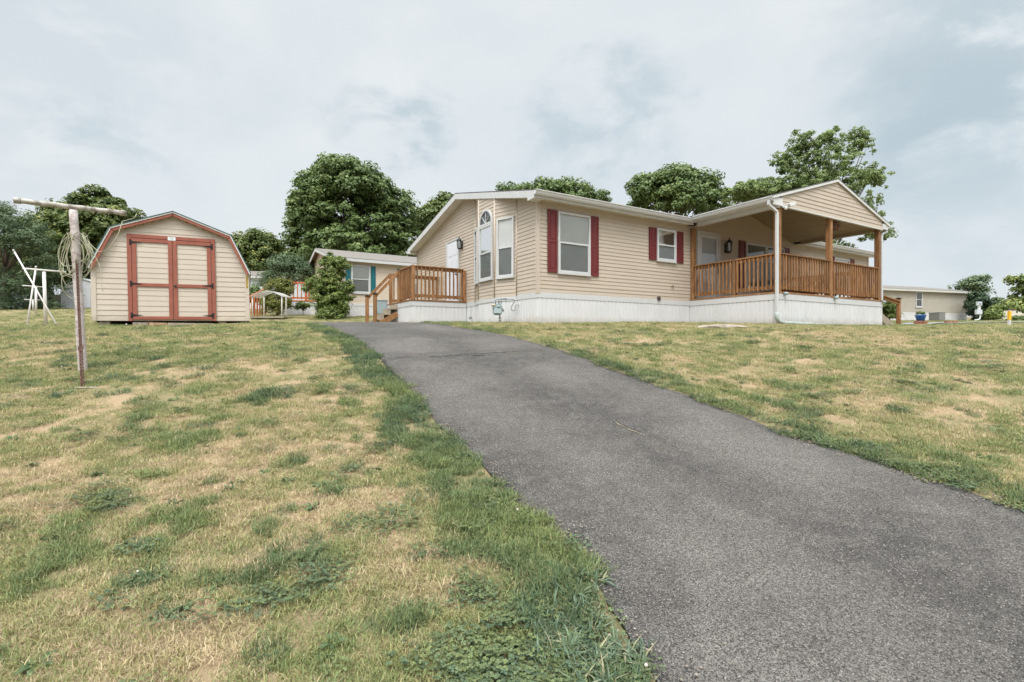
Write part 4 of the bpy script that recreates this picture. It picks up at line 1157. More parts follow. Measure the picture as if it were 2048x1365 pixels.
# skids and blocks under the shed
m = MB(*SF); 
for a0, a1 in ((.10, .30), (.98, 1.12), (2.5, 2.66), (3.0, 3.15)): m.box(a0, a1, -SD + .1, -.05, SZ - .35, SZ - .012)
part(m, 'skid', WOODG, shed)
m = MB(*SF); m.box(.02, SW - .02, -SD + .02, -.25, SZ - .03, SZ - .002); part(m, 'floor_frame', DARKIN, shed)
# step beams in front of the doors
sb = thing('shed_threshold', 'row of old grey-brown stone and timber pieces under the shed doors', 'step', (SO.x, SO.y, SZ), ST)
for (a0, a1, mm) in ((.74, 1.05, WOODG), (1.06, 1.42, BRICK), (1.43, 2.42, WOODG)):
    m = MB(*SF); m.box(a0, a1, -.04, .05, -.25, -.022); part(m, 'step_piece', mat('step_brick', (0.40, 0.26, 0.17), .9, .2, 10) if mm is BRICK else mm, sb, 0.01)
pv = thing('vent_cap_ball', 'small white ball lying in the gap under the shed', 'ball', tuple(SO + Vector((.62 * math.cos(ST), .62 * math.sin(ST), SZ - .075))))
m = MB(); m.lathe((0, 0), [(.004, -.022), (.018, -.012), (.022, 0), (.018, .012), (.004, .022)], 10); part(m, 'ball', WHITE, pv)

# ==================================================================== CLOTHESLINE POLES
b0 = Vector((-5.33, 6.25, float(H(-5.33, 6.25))))
pole = thing('clothesline_pole', 'tall weathered white T-shaped clothesline pole with chain, nearest the camera', 'clothesline pole', b0, 0, 'clothesline poles on the left lawn')
zt = EYE + 1.675 - b0.z
def wpt(x, y, z): return (x - b0.x, y - b0.y, z)
top = (-.122, 0, zt)
m = MB(); n_ = 14
pts = [( -.122 * k / n_ + .004 * math.sin(k * 1.3), 0.003 * math.cos(k * 2.1), -.15 + (zt + .11) * k / n_) for k in range(n_ + 1)]
m.tube(pts, [.047 - .003 * k / n_ for k in range(n_ + 1)], 18)
part(m, 'upright', POLEM, pole)
m = MB(); A = Vector(wpt(-5.885, 5.95, zt)); B = Vector(wpt(-5.04, 6.55, zt))
cpts = [tuple(A.lerp(B, k / 12) + Vector((0, 0, .003 * math.sin(k * 2)))) for k in range(13)]
m.tube(cpts, .031, 14)
cb = part(m, 'crossbar', POLEC, pole)
m = MB(); d = (B - A).normalized()
m.tube([tuple(A - d * .01), tuple(A + d * .05)], .037, 14); m.tube([tuple(B - d * .05), tuple(B + d * .01)], .037, 14)
part(m, 'end_cap', POLEC, cb)
m = MB(); zc = EYE + (684 - 522) / FPX * 6.25 - b0.z
m.tube([(-.065, -.02, zc), (-.03, -.062, zc)], .012, 8)
part(m, 'hook', RUST, pole)
# rust streak ring around the hook
m = MB(); m.lathe((-.080, .0), [(.0605, zc - .05), (.0610, zc - .01), (.0605, zc + .03)], 16); m2_ = None
# chain
ch = thing('chain', 'rusty chain hanging from the nearest clothesline pole down to the ground', 'chain', b0)
gxy = (-5.335 + 0.02, 5.9)
zg = float(H(-5.31, 5.82)) - b0.z + 0.02
m = MB()
def link(m, c, d, rot, L=.036, wd=.022, r=.0042):
    d = d.normalized(); s = d.cross(Vector((0, 1, 0.01))).normalized(); t_ = d.cross(s)
    s2 = s * math.cos(rot) + t_ * math.sin(rot)
    pts = []
    for k in range(10):
        a_ = 2 * math.pi * k / 10
        pts.append(tuple(c + d * (L / 2 * math.sin(a_) * 1.15) + s2 * (wd / 2 * math.cos(a_))))
    m.tube(pts, r, 5, closed=True)
c0 = Vector((-.040, -.050, zc - .01)); cX, cY = -4.70, 5.50; c2 = Vector((cX - b0.x, cY - b0.y, float(H(cX, cY)) - b0.z + .02))
n1_ = 66; kr = 47
for k in range(n1_ + 1):
    big = k > kr
    link(m, c0.lerp(c2, k / n1_) + Vector((0, 0, -.03 * math.sin(math.pi * k / n1_))), c2 - c0, (k % 2) * math.pi / 2, .046 if big else .040, .036 if big else .030, .0068 if big else .0052)
link(m, c0.lerp(c2, kr / n1_) + Vector((0, 0, -.02)), c2 - c0, 0, .075, .062, .006)
part(m, 'links', RUST, ch)
sp1 = MB(); p_ = (-4.68, 5.47)
slab = rock('concrete_slab', 'half-buried pale concrete footing slab at the foot of the chain', 'slab', (p_[0], p_[1], float(H(*p_)) - .0), .18, .05, .008, CONC, 8)
# rope coil
rp = thing('rope_coil', 'pale yellow-green rope coiled in loops on the nearest clothesline pole', 'rope', b0 + Vector((-.1, 0, zt - .35)))
m = MB()
rr = random.Random(11)
for k in range(13):
    w_ = rr.uniform(.08, .19); h_ = rr.uniform(.20, .36); cx0 = rr.uniform(-.02, .10); zo = rr.uniform(-.02, .05); yo = rr.uniform(-.05, .06); ph = rr.uniform(0, 6)
    if k in (0, 1): cx0 = -.09; w_ = .11; h_ = .34 + .08 * k; yo = .02
    if k == 2: cx0 = -.06; w_ = .09; h_ = .48; yo = .06
    w_ *= .76; h_ *= .80
    pts = []
    for t_ in range(22):
        a_ = 2 * math.pi * t_ / 22
        yy = yo * math.sin(a_ + 1) + (.062 if abs(math.cos(a_)) < .6 and math.sin(a_) < 0 else .054) * (1 if k % 3 else -1) * (0.95 if abs(cx0 + w_ * math.cos(a_)) < .09 else .4)
        pts.append((cx0 + w_ * math.cos(a_) * (1 - .35 * math.sin(a_)) + .01 * math.sin(3 * a_ + ph), yy, zo - h_ * (1 - math.sin(a_)) + .012 * math.cos(2 * a_ + ph)))
    m.tube(pts, .0046, 6, closed=True)
m.tube([(.07, .05, -.02), (.17, .04, -.12), (.26, .03, -.20), (.36, .03, -.19), (.44, .03, -.10), (.50, .05, .04), (.53, .07, .19), (.55, .24, .27)], .0045, 6)
m.tube([(.16, .0, -.10), (.24, -.02, -.22), (.31, -.02, -.36), (.345, -.02, -.50), (.345, -.02, -.66), (.36, -.02, -.70)], .0035, 6)
m.tube([(.55, .24, .27), (.58, .25, .33)], .006, 6)
part(m, 'rope_loops', ROPE, rp)

def tpole(u, vb, Y, vt, ul, ur, r, rb, label, lean=0.0, dY=0.5):
    X = (u - CX) / FPX * Y; zb = float(H(X, Y)); zt_ = EYE + (HY - vt) / FPX * Y
    o = thing('clothesline_pole', label, 'clothesline pole', (X, Y, zb), 0, 'clothesline poles on the left lawn')
    m = MB(); m.tube([(0, 0, -.1), (lean, 0, zt_ - zb - r)], r, 12); part(m, 'upright', PALEW, o)
    xl = (ul - CX) / FPX * (Y - dY) - X; xr = (ur - CX) / FPX * (Y + dY) - X
    m = MB(); m.tube([(xl, -dY, zt_ - zb), (xr, dY, zt_ - zb)], rb, 10); part(m, 'crossbar', PALEW, o)
    return o
tpole(92, 655, 19.6, 541, 45, 132, .056, .032, 'pale T-shaped clothesline pole standing behind the nearest weathered one', -.08)
tpole(72, 633, 29, 573, 45, 87, .056, .030, 'pale T-shaped clothesline pole third from the camera', -.0, .4)
tpole(66, 631, 37, 600, 48, 81, .045, .028, 'farthest and smallest pale T-shaped clothesline pole', 0, .3)
def stick(name, label, pa, pb, r):
    base = Vector(pa); o = thing(name, label, 'pole', base, 0)
    m = MB(); d = Vector(pb) - base; m.tube([(0, 0, 0), tuple(d)], r, 8); part(m, 'shaft', PALEW, o)
    m = MB(); dn = d.normalized(); m.tube([tuple(d - dn * .08), tuple(d + dn * .03)], [r * 1.5, r * 1.1], 8); part(m, 'tip', POLEC, o)
pa = gnd(115, 18.6); stick('leaning_pole', 'long white pole leaning diagonally across the clothesline crossbar', pa, at(27, 501, 19.3), .026)
pa = gnd(54, 19.2); stick('leaning_prop', 'thin pale prop leaning steeply behind the clothesline crossbar', pa, at(72, 534, 19.9), .030)

# ==================================================================== OTHER HOMES AND SHEDS
def far_home(name, label, o3, th, L, Wd, zs, zt, zg, wallm, skm, fasciam, pitch=.24, ov=.3, lap=.1):
    h = wthing(name, label, 'house', o3, th)
    mb = MB(*FRONT); siding(mb, lambda z: (0, L), zs, zt, lap, .015)
    mid = Wd / 2
    def gs(z):
        if z < zt: return (0, Wd)
        k = (z - zt) / pitch; return (k, Wd - k)
    mb.frame(*GABLE); siding(mb, gs, zs, zt + mid * pitch, lap, .015)
    mb.frame((L, 0, 0), (0, 1, 0), (1, 0, 0)); siding(mb, gs, zs, zt + mid * pitch, lap, .015)
    mb.frame((0, Wd, 0), (1, 0, 0), (0, 1, 0)); siding(mb, lambda z: (0, L), zs, zt, lap, .015)
    part(mb, 'wall_siding', wallm, h)
    m = MB(); m.box(-.02, .06, -.02, .06, zs, zt); m.box(L - .06, L + .02, -.02, .06, zs, zt); part(m, 'corner_trim', wallm, h)
    m = MB(*FRONT); skirt(m, 0, L, zg - .6, zs - .12, 0); m.frame(*GABLE); skirt(m, 0, Wd, zg - .6, zs - .12, 0)
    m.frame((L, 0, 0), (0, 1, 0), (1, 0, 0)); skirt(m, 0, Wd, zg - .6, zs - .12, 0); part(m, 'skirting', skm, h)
    m = MB(); m.box(-.022, L + .022, -.022, Wd + .022, zs - .12, zs - .002); part(m, 'trim_band', skm, h)
    ez = zt + .06; rz = ez + pitch * (mid + ov)
    m = MB(); m.slab([(-ov, -ov, ez), (L + ov, -ov, ez), (L + ov, mid, rz), (-ov, mid, rz)], .03); m.slab([(-ov, mid, rz), (L + ov, mid, rz), (L + ov, Wd + ov, ez), (-ov, Wd + ov, ez)], .03)
    part(m, 'roof', mat(name + '_shingle', (0.19, 0.17, 0.15), .9, .25, 20), h)
    m = MB()
    m.box(-ov + .03, L + ov - .03, -ov, -ov + .03, ez - .17, ez - .031)
    m.box(-ov + .03, L + ov - .03, Wd + ov - .03, Wd + ov, ez - .17, ez - .031)
    for xa in (-ov, L + ov - .03):
        for ya, yb in ((-ov, mid), (Wd + ov, mid)):
            za, zb = (ez if ya != mid else rz) - .031, rz - .031
            P = m.P; T_ = .17
            vs = [P(xa, ya, za), P(xa, yb, zb), P(xa, yb, zb - T_), P(xa, ya, za - T_), P(xa + .03, ya, za), P(xa + .03, yb, zb), P(xa + .03, yb, zb - T_), P(xa + .03, ya, za - T_)]
            m.add(vs, [(0, 1, 2, 3), (4, 7, 6, 5), (0, 4, 5, 1), (3, 2, 6, 7), (0, 3, 7, 4), (1, 5, 6, 2)])
    part(m, 'fascia', fasciam, h)
    m = MB(); m.box(-ov + .031, L + ov - .031, -ov + .031, 0.01, ez - .15, ez - .13); part(m, 'soffit', fasciam, h)
    return h
# neighbour with teal shutters
NZ = float(H(-8.6, 26)) 
nc = at(676, 606, 25.2)
nz_s = nc.z - 0.0
nh = far_home('mobile_home', 'beige neighbouring home with teal shutters behind the deck steps', (nc.x, nc.y, NZ), TH, 13, 9.6, nz_s, EYE + (684 - 515) / FPX * 25.2 - .08, NZ, mat('neighbour_siding', (0.60, 0.50, 0.40), .6, .04, 1.5), SKIRT, WHITE)
def nloc(u): # local x on the neighbour front wall for image column u
    r_ = (u - CX) / FPX; c_, s_ = math.cos(TH), math.sin(TH)
    return (r_ * nc.y - nc.x) / (c_ - r_ * s_)
def nz(u, v):
    x = nloc(u); return EYE + (HY - v) / FPX * (nc.y + x * math.sin(TH))
window(nh, FRONT, nloc(702), nloc(740.5), nz(721, 587.5), nz(721, 531), fw=.08)
shutter(nh, FRONT, nloc(741.5), nloc(751), nz(746, 588), nz(746, 533.5), TEAL); shutter(nh, FRONT, nloc(691), nloc(701), nz(696, 586), nz(696, 529.5), TEAL)
shutter(nh, FRONT, nloc(794.5), nloc(804), nz(798, 592), nz(798, 538.5), TEAL)
window(nh, FRONT, nloc(805), nloc(838), nz(820, 592), nz(820, 541), fw=.08)
# its red deck
dz_ = gnd(604, 27.5)
nd = thing('neighbour_deck', 'reddish wooden deck with railing on white skirting left of the teal-shuttered home', 'deck', dz_, R(8))
w_ = 2.6; hh_ = EYE + (684 - 601) / FPX * 27.5 - dz_.z
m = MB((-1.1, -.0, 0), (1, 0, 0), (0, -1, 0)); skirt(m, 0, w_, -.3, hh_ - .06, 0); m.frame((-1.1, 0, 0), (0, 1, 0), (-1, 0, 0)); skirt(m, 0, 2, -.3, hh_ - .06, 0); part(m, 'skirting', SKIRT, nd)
m = MB(); m.box(-1.15, -1.1 + w_, -.03, 2, hh_ - .058, hh_); part(m, 'deck_floor', WOODR, nd)
m = MB(); m.box(-1.12, -1.1 + w_, -.02, .05, hh_ + .92, hh_ + 1.0); part(m, 'top_rail', WOODR, nd)
m = MB(); m.box(-1.12, -1.1 + w_, -.0, .04, hh_ + .08, hh_ + .17); part(m, 'bottom_rail', WOODR, nd)
for k in range(13):
    m = MB(); xx = -1.05 + k * .2; m.box(xx, xx + .045, -.04, -.001, hh_ + .05, hh_ + .92); part(m, 'baluster', WOODR, nd)
for xx in (-1.14, .15):
    m = MB(); m.box(xx, xx + .1, -.05, .05, hh_ - .05, hh_ + .918); part(m, 'post', WOODR, nd)
# slanted stair railing
sr0 = gnd(498, 25.6); sr1 = at(530, 582, 27)
ns_ = thing('stair_railing', 'slanting orange-red stair railing beside the garden shed corner', 'railing', sr0)
d = sr1 - sr0
m = MB(); m.beam((-.1, 0, .92), (d.x, d.y, d.z + .1), .05, .10); part(m, 'hand_rail', WOODR, ns_)
for k in range(7):
    t_ = k / 6; m = MB(); m.box(d.x * t_ - .03, d.x * t_ + .03, d.y * t_ - .03, d.y * t_ + .03, -.1, .92 + (d.z - .82) * t_); part(m, 'baluster', WOODR, ns_)
# white metal frame with arched slats
ag = gnd(541, 23.2)
ar = thing('garden_canopy', 'pale metal garden canopy frame with arched slatted top before the red deck', 'canopy', ag, R(-6))
m_c = mat('canopy_metal', (0.50, 0.46, 0.40), .5, .1, 8)
for i, (x_, y_) in enumerate(((-.72, -.25), (-.60, .45), (.50, .45), (.70, -.25))):
    m = MB(); m.tube([(x_, y_, -.1), (x_, y_, 1.02)], .03, 8); part(m, 'leg', m_c, ar)
m = MB()
for k in range(5):
    y_ = -.30 + k * .19
    pts = [(-.74 + 1.46 * t_ / 10, y_, 1.02 + .24 * math.sin(math.pi * t_ / 10)) for t_ in range(11)]
    for p, q in zip(pts[:-1], pts[1:]): m.beam(p, q, .055, .02)
for s in (0, 5, 10):
    t_ = s / 10; m.tube([(-.74 + 1.46 * t_, -.33, 1.0 + .24 * math.sin(math.pi * t_)), (-.74 + 1.46 * t_, .50, 1.0 + .24 * math.sin(math.pi * t_))], .015, 6)
part(m, 'slatted_top', mat('canopy_white', (0.52, 0.51, 0.48), .5), ar)
m = MB(); m.box(-.85, .85, -.35, .5, .02, .09); part(m, 'base', WOODG, ar)
# pale blue far home between shed and shrubs
fz = gnd(520, 38)
far_home('mobile_home', 'distant pale home with brown roof seen between the shed and the shrubs', (fz.x - 5, fz.y, fz.z), R(6), 12, 6, EYE + (684 - 600) / FPX * 38, EYE + (684 - 553) / FPX * 38, fz.z, mat('pale_blue_siding', (0.56, 0.60, 0.62), .6, .03, 2), SKIRT, WHITE)
# right neighbour
rc = gnd(1934, 43); rth = R(17)
LR = 17
o3 = Vector((rc.x - LR * math.cos(rth), rc.y - LR * math.sin(rth), rc.z))
rh = far_home('mobile_home', 'taupe single-storey home with grey roof beyond the porch on the right', o3, rth, LR, 7.5, EYE + (684 - 628) / FPX * 43, EYE + (684 - 585) / FPX * 43 - .02, rc.z, mat('taupe_siding', (0.42, 0.385, 0.32), .6, .04, 1.5), SKIRT, mat('taupe_fascia', (0.55, 0.54, 0.50), .6), pitch=.2)
window(rh, FRONT, 10.85, 11.65, EYE + (684 - 614) / FPX * 40.5, EYE + (684 - 582) / FPX * 40.5, dark=True, fw=.09)
# AC unit
ac = gnd(1874, 39.0)
a_c = thing('air_conditioner', 'square grey air conditioning unit by the skirting of the taupe home', 'air conditioner', ac, rth)
m = MB(); m.box(-.36, .36, -.36, .36, 0.04, .62); part(m, 'casing', mat('ac_grey', (0.16, 0.16, 0.155), .5), a_c, .02)
m = MB()
for k in range(12): m.box(-.33, .33, -.372, -.362, .08 + k * .042, .10 + k * .042)
part(m, 'louvres', mat('ac_light', (0.34, 0.34, 0.33), .5), a_c)
m = MB(); m.box(-.38, .38, -.38, .38, .62, .66); part(m, 'top_cover', mat('ac_top', (0.28, 0.28, 0.27), .5), a_c, .01)
# gambrel sheds
def barn(name, label, pos, th, w, dp, he, hk, hp, wallm, roofm, door=True):
    s = thing(name, label, 'shed', pos, th)
    kx = w * .17
    def spn(z):
        if z < he: return (0, w)
        if z < hk: t_ = (z - he) / (hk - he) * kx; return (t_, w - t_)
        t_ = kx + (z - hk) / (hp - hk) * (w / 2 - kx); return (t_, w - t_)
    m = MB(*FRONT); siding(m, spn, 0, hp, .15, .015); m.frame(*GABLE); siding(m, lambda z: (0, dp), 0, he, .15, .015)
    m.frame((w, 0, 0), (0, 1, 0), (1, 0, 0)); siding(m, lambda z: (0, dp), 0, he, .15, .015); m.frame((0, dp, 0), (1, 0, 0), (0, 1, 0)); siding(m, spn, 0, hp, .15, .015)
    part(m, 'wall_siding', wallm, s)
    m = MB(*FRONT); pts = [(-.06, he - .05), (kx - .02, hk + .05), (w / 2, hp + .06), (w - kx + .02, hk + .05), (w + .06, he - .05)]
    for (a, z), (b_, y) in zip(pts[:-1], pts[1:]):
        n_ = Vector((-(y - z), b_ - a)).normalized() * .06; m.prism([(a, z), (b_, y), (b_ - n_.x, y - n_.y), (a - n_.x, z - n_.y)], -dp - .1, .1)
    part(m, 'roof', roofm, s)
    if door:
        m = MB(*FRONT); m.box(w / 2 - .55, w / 2 + .55, .016, .05, .05, hk - .35); d_ = part(m, 'door', wallm, s, .01)
        m = MB(*FRONT); m.box(w / 2 - .60, w / 2 - .552, .016, .055, .03, hk - .3); m.box(w / 2 + .552, w / 2 + .60, .016, .055, .03, hk - .3); m.box(w / 2 - .60, w / 2 + .60, .016, .054, hk - .348, hk - .3); part(m, 'door_frame', WHITE, d_)
        m = MB(*FRONT); m.box(w / 2 + .0, w / 2 + .14, .051, .07, hk * .52, hk * .52 + .03); part(m, 'door_handle', BLACK, d_)
    return s
WS = mat('white_shed_siding', (0.62, 0.63, 0.66), .6, .03, 3)
bpz = gnd(122, 41); barn('garden_shed', 'white gambrel shed at the wood edge behind the clothesline poles', bpz + Vector((0, 0, .02)), R(2), 3.6, 3.5, 1.15, 2.0, 2.38, WS, WS)
# low blue-grey shed at far left
bz = gnd(19, 44)
bs = thing('metal_shed', 'low blue-grey metal shed under the dark trees at far left', 'shed', bz, R(12))
GM = mat('blue_grey_sheet', (0.15, 0.19, 0.22), .6, .08, 2)
m = MB(*FRONT); m.prism([(0, -.2), (2.1, -.2), (2.1, 1.10), (1.05, 1.32), (0, 1.10)], -2.2, 0); part(m, 'wall', GM, bs)
m = MB(*FRONT); m.prism([(-.1, 1.09), (1.05, 1.35), (2.2, 1.09), (2.2, 1.13), (1.05, 1.40), (-.1, 1.13)], -2.3, .1); part(m, 'roof', mat('blue_grey_roof', (0.20, 0.24, 0.27), .6), bs)
# olive low wall / trailer between the sheds
oz = gnd(108, 46)
ot = thing('utility_trailer', 'low olive trailer with pale base left of the white shed', 'trailer', oz, R(0))
m = MB(); m.box(-.5, .9, 0, 1.2, .45, 1.15); part(m, 'body', mat('olive_sheet', (0.13, 0.12, 0.07), .7), ot, .03)
m = MB(); m.box(-.6, 1.0, -.05, 1.2, .12, .42); part(m, 'base', mat('trailer_base', (0.42, 0.45, 0.48), .6), ot, .02)
m = MB(); m.tube([(-.2, -.08, .14), (-.2, .06, .14)], .18, 12); part(m, 'wheel', BLACK, ot)
# brown roofed shed at far right
bg = gnd(1990, 78)
s5 = thing('barn_shed', 'pale barn-style shed with dark brown roof at the far right', 'shed', bg, R(-14))
m = MB(*FRONT); siding(m, lambda z: (0, 4.4), -.3, 1.35, .15, .015); m.frame((4.4, 0, 0), (0, 1, 0), (1, 0, 0))
def g5(z):
    if z < 1.35: return (0, 3.6)
    if z < 2.45: t_ = (z - 1.35) / 1.1 * .55; return (t_, 3.6 - t_)
    t_ = .55 + (z - 2.45) / .55 * 1.25; return (t_, 3.6 - t_)
siding(m, g5, -.3, 3.0, .15, .015); part(m, 'wall_siding', mat('cream_far', (0.55, 0.52, 0.44), .6, .05, 2), s5)
m = MB(); m.slab([(-.1, -.06, 1.33), (4.5, -.06, 1.33), (4.5, .50, 2.52), (-.1, .50, 2.52)], .05); m.slab([(-.1, .50, 2.52), (4.5, .50, 2.52), (4.5, 1.8, 3.08), (-.1, 1.8, 3.08)], .05); m.slab([(-.1, 1.8, 3.08), (4.5, 1.8, 3.08), (4.5, 3.66, 1.33), (-.1, 3.66, 1.33)], .05)
part(m, 'roof', mat('brown_roof', (0.085, 0.035, 0.025), .9, .2, 8), s5)
m = MB((4.4, 0, 0), (0, 1, 0), (1, 0, 0)); m.box(1.5, 2.1, .016, .05, 1.5, 2.3); part(m, 'window', mat('dark_pane', (0.05, .06, .07), .2), s5)
# utility pedestal right
up = gnd(1958, 40)
u_ = thing('utility_pedestal', 'pale grey electric meter pedestal with two boxes before the dark evergreen', 'utility box', up)
GP = mat('pedestal_grey', (0.52, 0.55, 0.58), .5, .05, 5)
m = MB(); m.box(-.19, .19, -.09, .09, 1.18, 1.50); part(m, 'upper_box', GP, u_, .02)
m = MB(); m.box(-.26, .20, -.10, .10, .48, .86); part(m, 'lower_box', GP, u_, .02)
m = MB(); m.box(-.07, .09, -.05, .05, .86, 1.18); m.tube([(.1, 0, .48), (.1, 0, .28), (.05, 0, .12), (-.1, 0, .06), (-.35, 0, .03)], .05, 8); part(m, 'conduit', mat('conduit_white', (0.62, .62, .62), .5), u_)
m = MB(); m.box(-.12, .12, -.10, -.091, 1.30, 1.40); m.lathe((.0, -.1), [(.07, 1.31), (.07, 1.39)], 12); part(m, 'meter', mat('meter_blue', (.30, .40, .46), .4), u_)
# yellow and white marker post
mp = gnd(2018, 17.2)
k_ = thing('marker_post', 'short white marker post with a yellow band at the right edge', 'post', mp, 0)
k_.rotation_euler = (0, R(2.2), 0)
m = MB(); m.box(-.035, .035, -.035, .035, -.05, .60); part(m, 'post', WHITE, k_, .006)
m = MB(); m.box(-.039, .039, -.039, .039, .27, .575); part(m, 'yellow_band', mat('marker_yellow', (0.75, 0.42, 0.03), .5), k_, .004)
# bricks and planter
bk = gnd(1841, 21.5)
pb = thing('brick_pile', 'low pile of red bricks under the blue flower pot', 'bricks', bk, R(10), 'brick piles beyond the porch')
for k in range(3):
    for i in range(2):
        m = MB(); m.box(-.24 + i * .25, -.01 + i * .25, -.12 + .02 * (k % 2), .10, k * .065, k * .065 + .06); part(m, 'brick', BRICK, pb, .005)
bk2 = gnd(1902, 23.5)
pb2 = thing('brick_pile', 'small row of red bricks on the grass right of the blue flower pot', 'bricks', bk2, R(-6), 'brick piles beyond the porch')
for k in range(2):
    for i in range(2):
        m = MB(); m.box(-.24 + i * .25, -.01 + i * .25, -.11, .10 + .02 * k, k * .065, k * .065 + .06); part(m, 'brick', BRICK, pb2, .005)
fp = thing('flower_pot', 'bright blue flower pot with a small green plant standing on bricks', 'flower pot', bk + Vector((0, 0, .197)))
BLUE = mat('pot_blue', (0.012, 0.10, 0.30), .35)
m = MB(); m.lathe((0, 0), [(.14, 0), (.18, .19), (.20, .20), (.205, .25), (.18, .25), (.17, .22)], 18); part(m, 'pot', BLUE, fp)
# ==================================================================== FOLIAGE
def leaf_mat(name, c1, c2, c3=None, trans=0.25):
    m = bpy.data.materials.new(name); m.use_nodes = True
    ns, ls = m.node_tree.nodes, m.node_tree.links; ns.clear()
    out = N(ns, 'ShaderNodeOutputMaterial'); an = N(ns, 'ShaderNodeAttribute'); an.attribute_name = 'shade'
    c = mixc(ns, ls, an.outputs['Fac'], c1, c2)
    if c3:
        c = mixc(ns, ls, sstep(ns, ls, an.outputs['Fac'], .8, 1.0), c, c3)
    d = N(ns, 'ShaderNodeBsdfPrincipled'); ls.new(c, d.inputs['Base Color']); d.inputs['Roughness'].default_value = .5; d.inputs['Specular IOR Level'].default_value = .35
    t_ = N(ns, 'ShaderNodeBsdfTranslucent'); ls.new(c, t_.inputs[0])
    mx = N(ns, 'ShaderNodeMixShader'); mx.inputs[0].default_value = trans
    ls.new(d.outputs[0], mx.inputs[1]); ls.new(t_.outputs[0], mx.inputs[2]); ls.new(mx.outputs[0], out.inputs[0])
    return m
def leaves_mesh(name, C, Nn, size, shade, r, aspect=.6):
    """diamond leaves at centres C with normals Nn"""
    n = len(C)
    Nn = Nn / (np.linalg.norm(Nn, axis=1, keepdims=True) + 1e-9)
    a = r.normal(size=(n, 3)); a -= Nn * (a * Nn).sum(1, keepdims=True); a /= np.linalg.norm(a, axis=1, keepdims=True) + 1e-9
    b = np.cross(Nn, a)
    s = (size * r.uniform(.6, 1.35, n))[:, None]
    fold = Nn * s * .22
    V = np.stack([C - a * s, C + b * s * aspect - fold * .0 + fold, C + a * s, C - b * s * aspect + fold], 1).reshape(-1, 3)
    F = np.arange(4 * n).reshape(n, 4)
    me = bpy.data.meshes.new(name); np_mesh(me, V, F)
    at_ = me.attributes.new('shade', 'FLOAT', 'POINT'); at_.data.foreach_set('value', np.repeat(shade, 4).astype(np.float32))
    return me
def foliage(lobes, npuff, nleaf, leaf, pr, seed, hollow=.72, zsq=.75, droop=0.0, shell=.75):
    r = np.random.default_rng(seed); Cs = []; Ns = []; Sh = []
    vol = np.array([l[3] * l[4] * l[5] for l in lobes]) ** .7; vol /= vol.sum()
    PC = []
    for (cx_, cy_, cz_, rx, ry, rz), w in zip(lobes, vol):
        k = max(3, int(npuff * w))
        d = r.normal(size=(k, 3)); d /= np.linalg.norm(d, axis=1, keepdims=True)
        d[:, 2] = np.where(d[:, 2] < -.35, -d[:, 2], d[:, 2])
        rad = np.where(r.random(k) < shell, r.uniform(hollow, 1.0, k), r.uniform(.25, hollow, k))
        rad *= 1 + .09 * np.sin(d[:, 0] * 5 + seed) * np.cos(d[:, 2] * 6 + seed * .7)
        pc = np.array([cx_, cy_, cz_]) + d * rad[:, None] * np.array([rx, ry, rz])
        PC.append(pc)
        for p, dd in zip(pc, d):
            m = int(nleaf * r.uniform(.6, 1.4)); q = r.normal(size=(m, 3)); q /= np.linalg.norm(q, axis=1, keepdims=True)
            q[:, 2] = np.abs(q[:, 2]) * np.where(r.random(m) < .72, 1, -1)
            rr_ = pr * r.uniform(.65, 1.35) * r.random(m) ** .45
            pos = p + q * rr_[:, None] * np.array([1, 1, zsq])
            pos[:, 2] -= droop * (rr_ ** 2) * r.random(m)
            nn = q * .7 + dd * .35 + np.array([0, 0, .45]) + r.normal(size=(m, 3)) * .42
            Cs.append(pos); Ns.append(nn)
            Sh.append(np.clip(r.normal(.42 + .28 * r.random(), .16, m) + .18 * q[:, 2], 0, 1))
    return np.concatenate(Cs), np.concatenate(Ns), np.concatenate(Sh), np.concatenate(PC)
BARK = mat('bark', (0.11, 0.085, 0.065), .9, .3, 12, .6, 40)
def tree(name, label, cat, base, h, lobes, npuff, nleaf, leaf, pr, seed, lm, trunk_r=.22, fork=.35, group=None, rz=0, aspect=.62, zsq=.75, droop=0, shell=.75, hollow=.72, nb=26):
    o = thing(name, label, cat, base, rz, group)
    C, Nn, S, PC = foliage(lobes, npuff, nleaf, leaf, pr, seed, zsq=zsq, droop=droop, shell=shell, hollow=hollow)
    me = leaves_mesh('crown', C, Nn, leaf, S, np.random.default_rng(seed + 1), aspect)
    me.materials.append(lm); c = bpy.data.objects.new('crown', me); col.objects.link(c); c.parent = o
    r = random.Random(seed); m = MB()
    zf = h * fork
    m.tube([(0, 0, -.4), (.02 * h * .1, 0, zf * .5), (0, .01, zf), (0.0, 0, h * .62)], [trunk_r * 1.25, trunk_r, trunk_r * .8, trunk_r * .28], 9)
    idx_ = list(range(len(PC))); r.shuffle(idx_)
    for i in idx_[:nb]:
        e = Vector(PC[i]); s = Vector((0, 0, zf * r.uniform(.75, 1.4)))
        if s.z > e.z: s.z = max(.3, e.z * .6)
        mid_ = s.lerp(e, .5) + Vector((0, 0, .08 * h * r.uniform(-.2, .8)))
        m.tube([tuple(s), tuple(s.lerp(mid_, .5)), tuple(mid_), tuple(mid_.lerp(e, .6)), tuple(e)], [trunk_r * .38, trunk_r * .28, trunk_r * .19, trunk_r * .11, trunk_r * .04], 6)
    part(m, 'trunk', BARK, o)
    return o
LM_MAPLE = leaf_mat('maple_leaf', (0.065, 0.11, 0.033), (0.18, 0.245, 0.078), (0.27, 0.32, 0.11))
LM_YEL = leaf_mat('yellowing_leaf', (0.05, 0.085, 0.022), (0.165, 0.21, 0.055), (0.33, 0.31, 0.07))
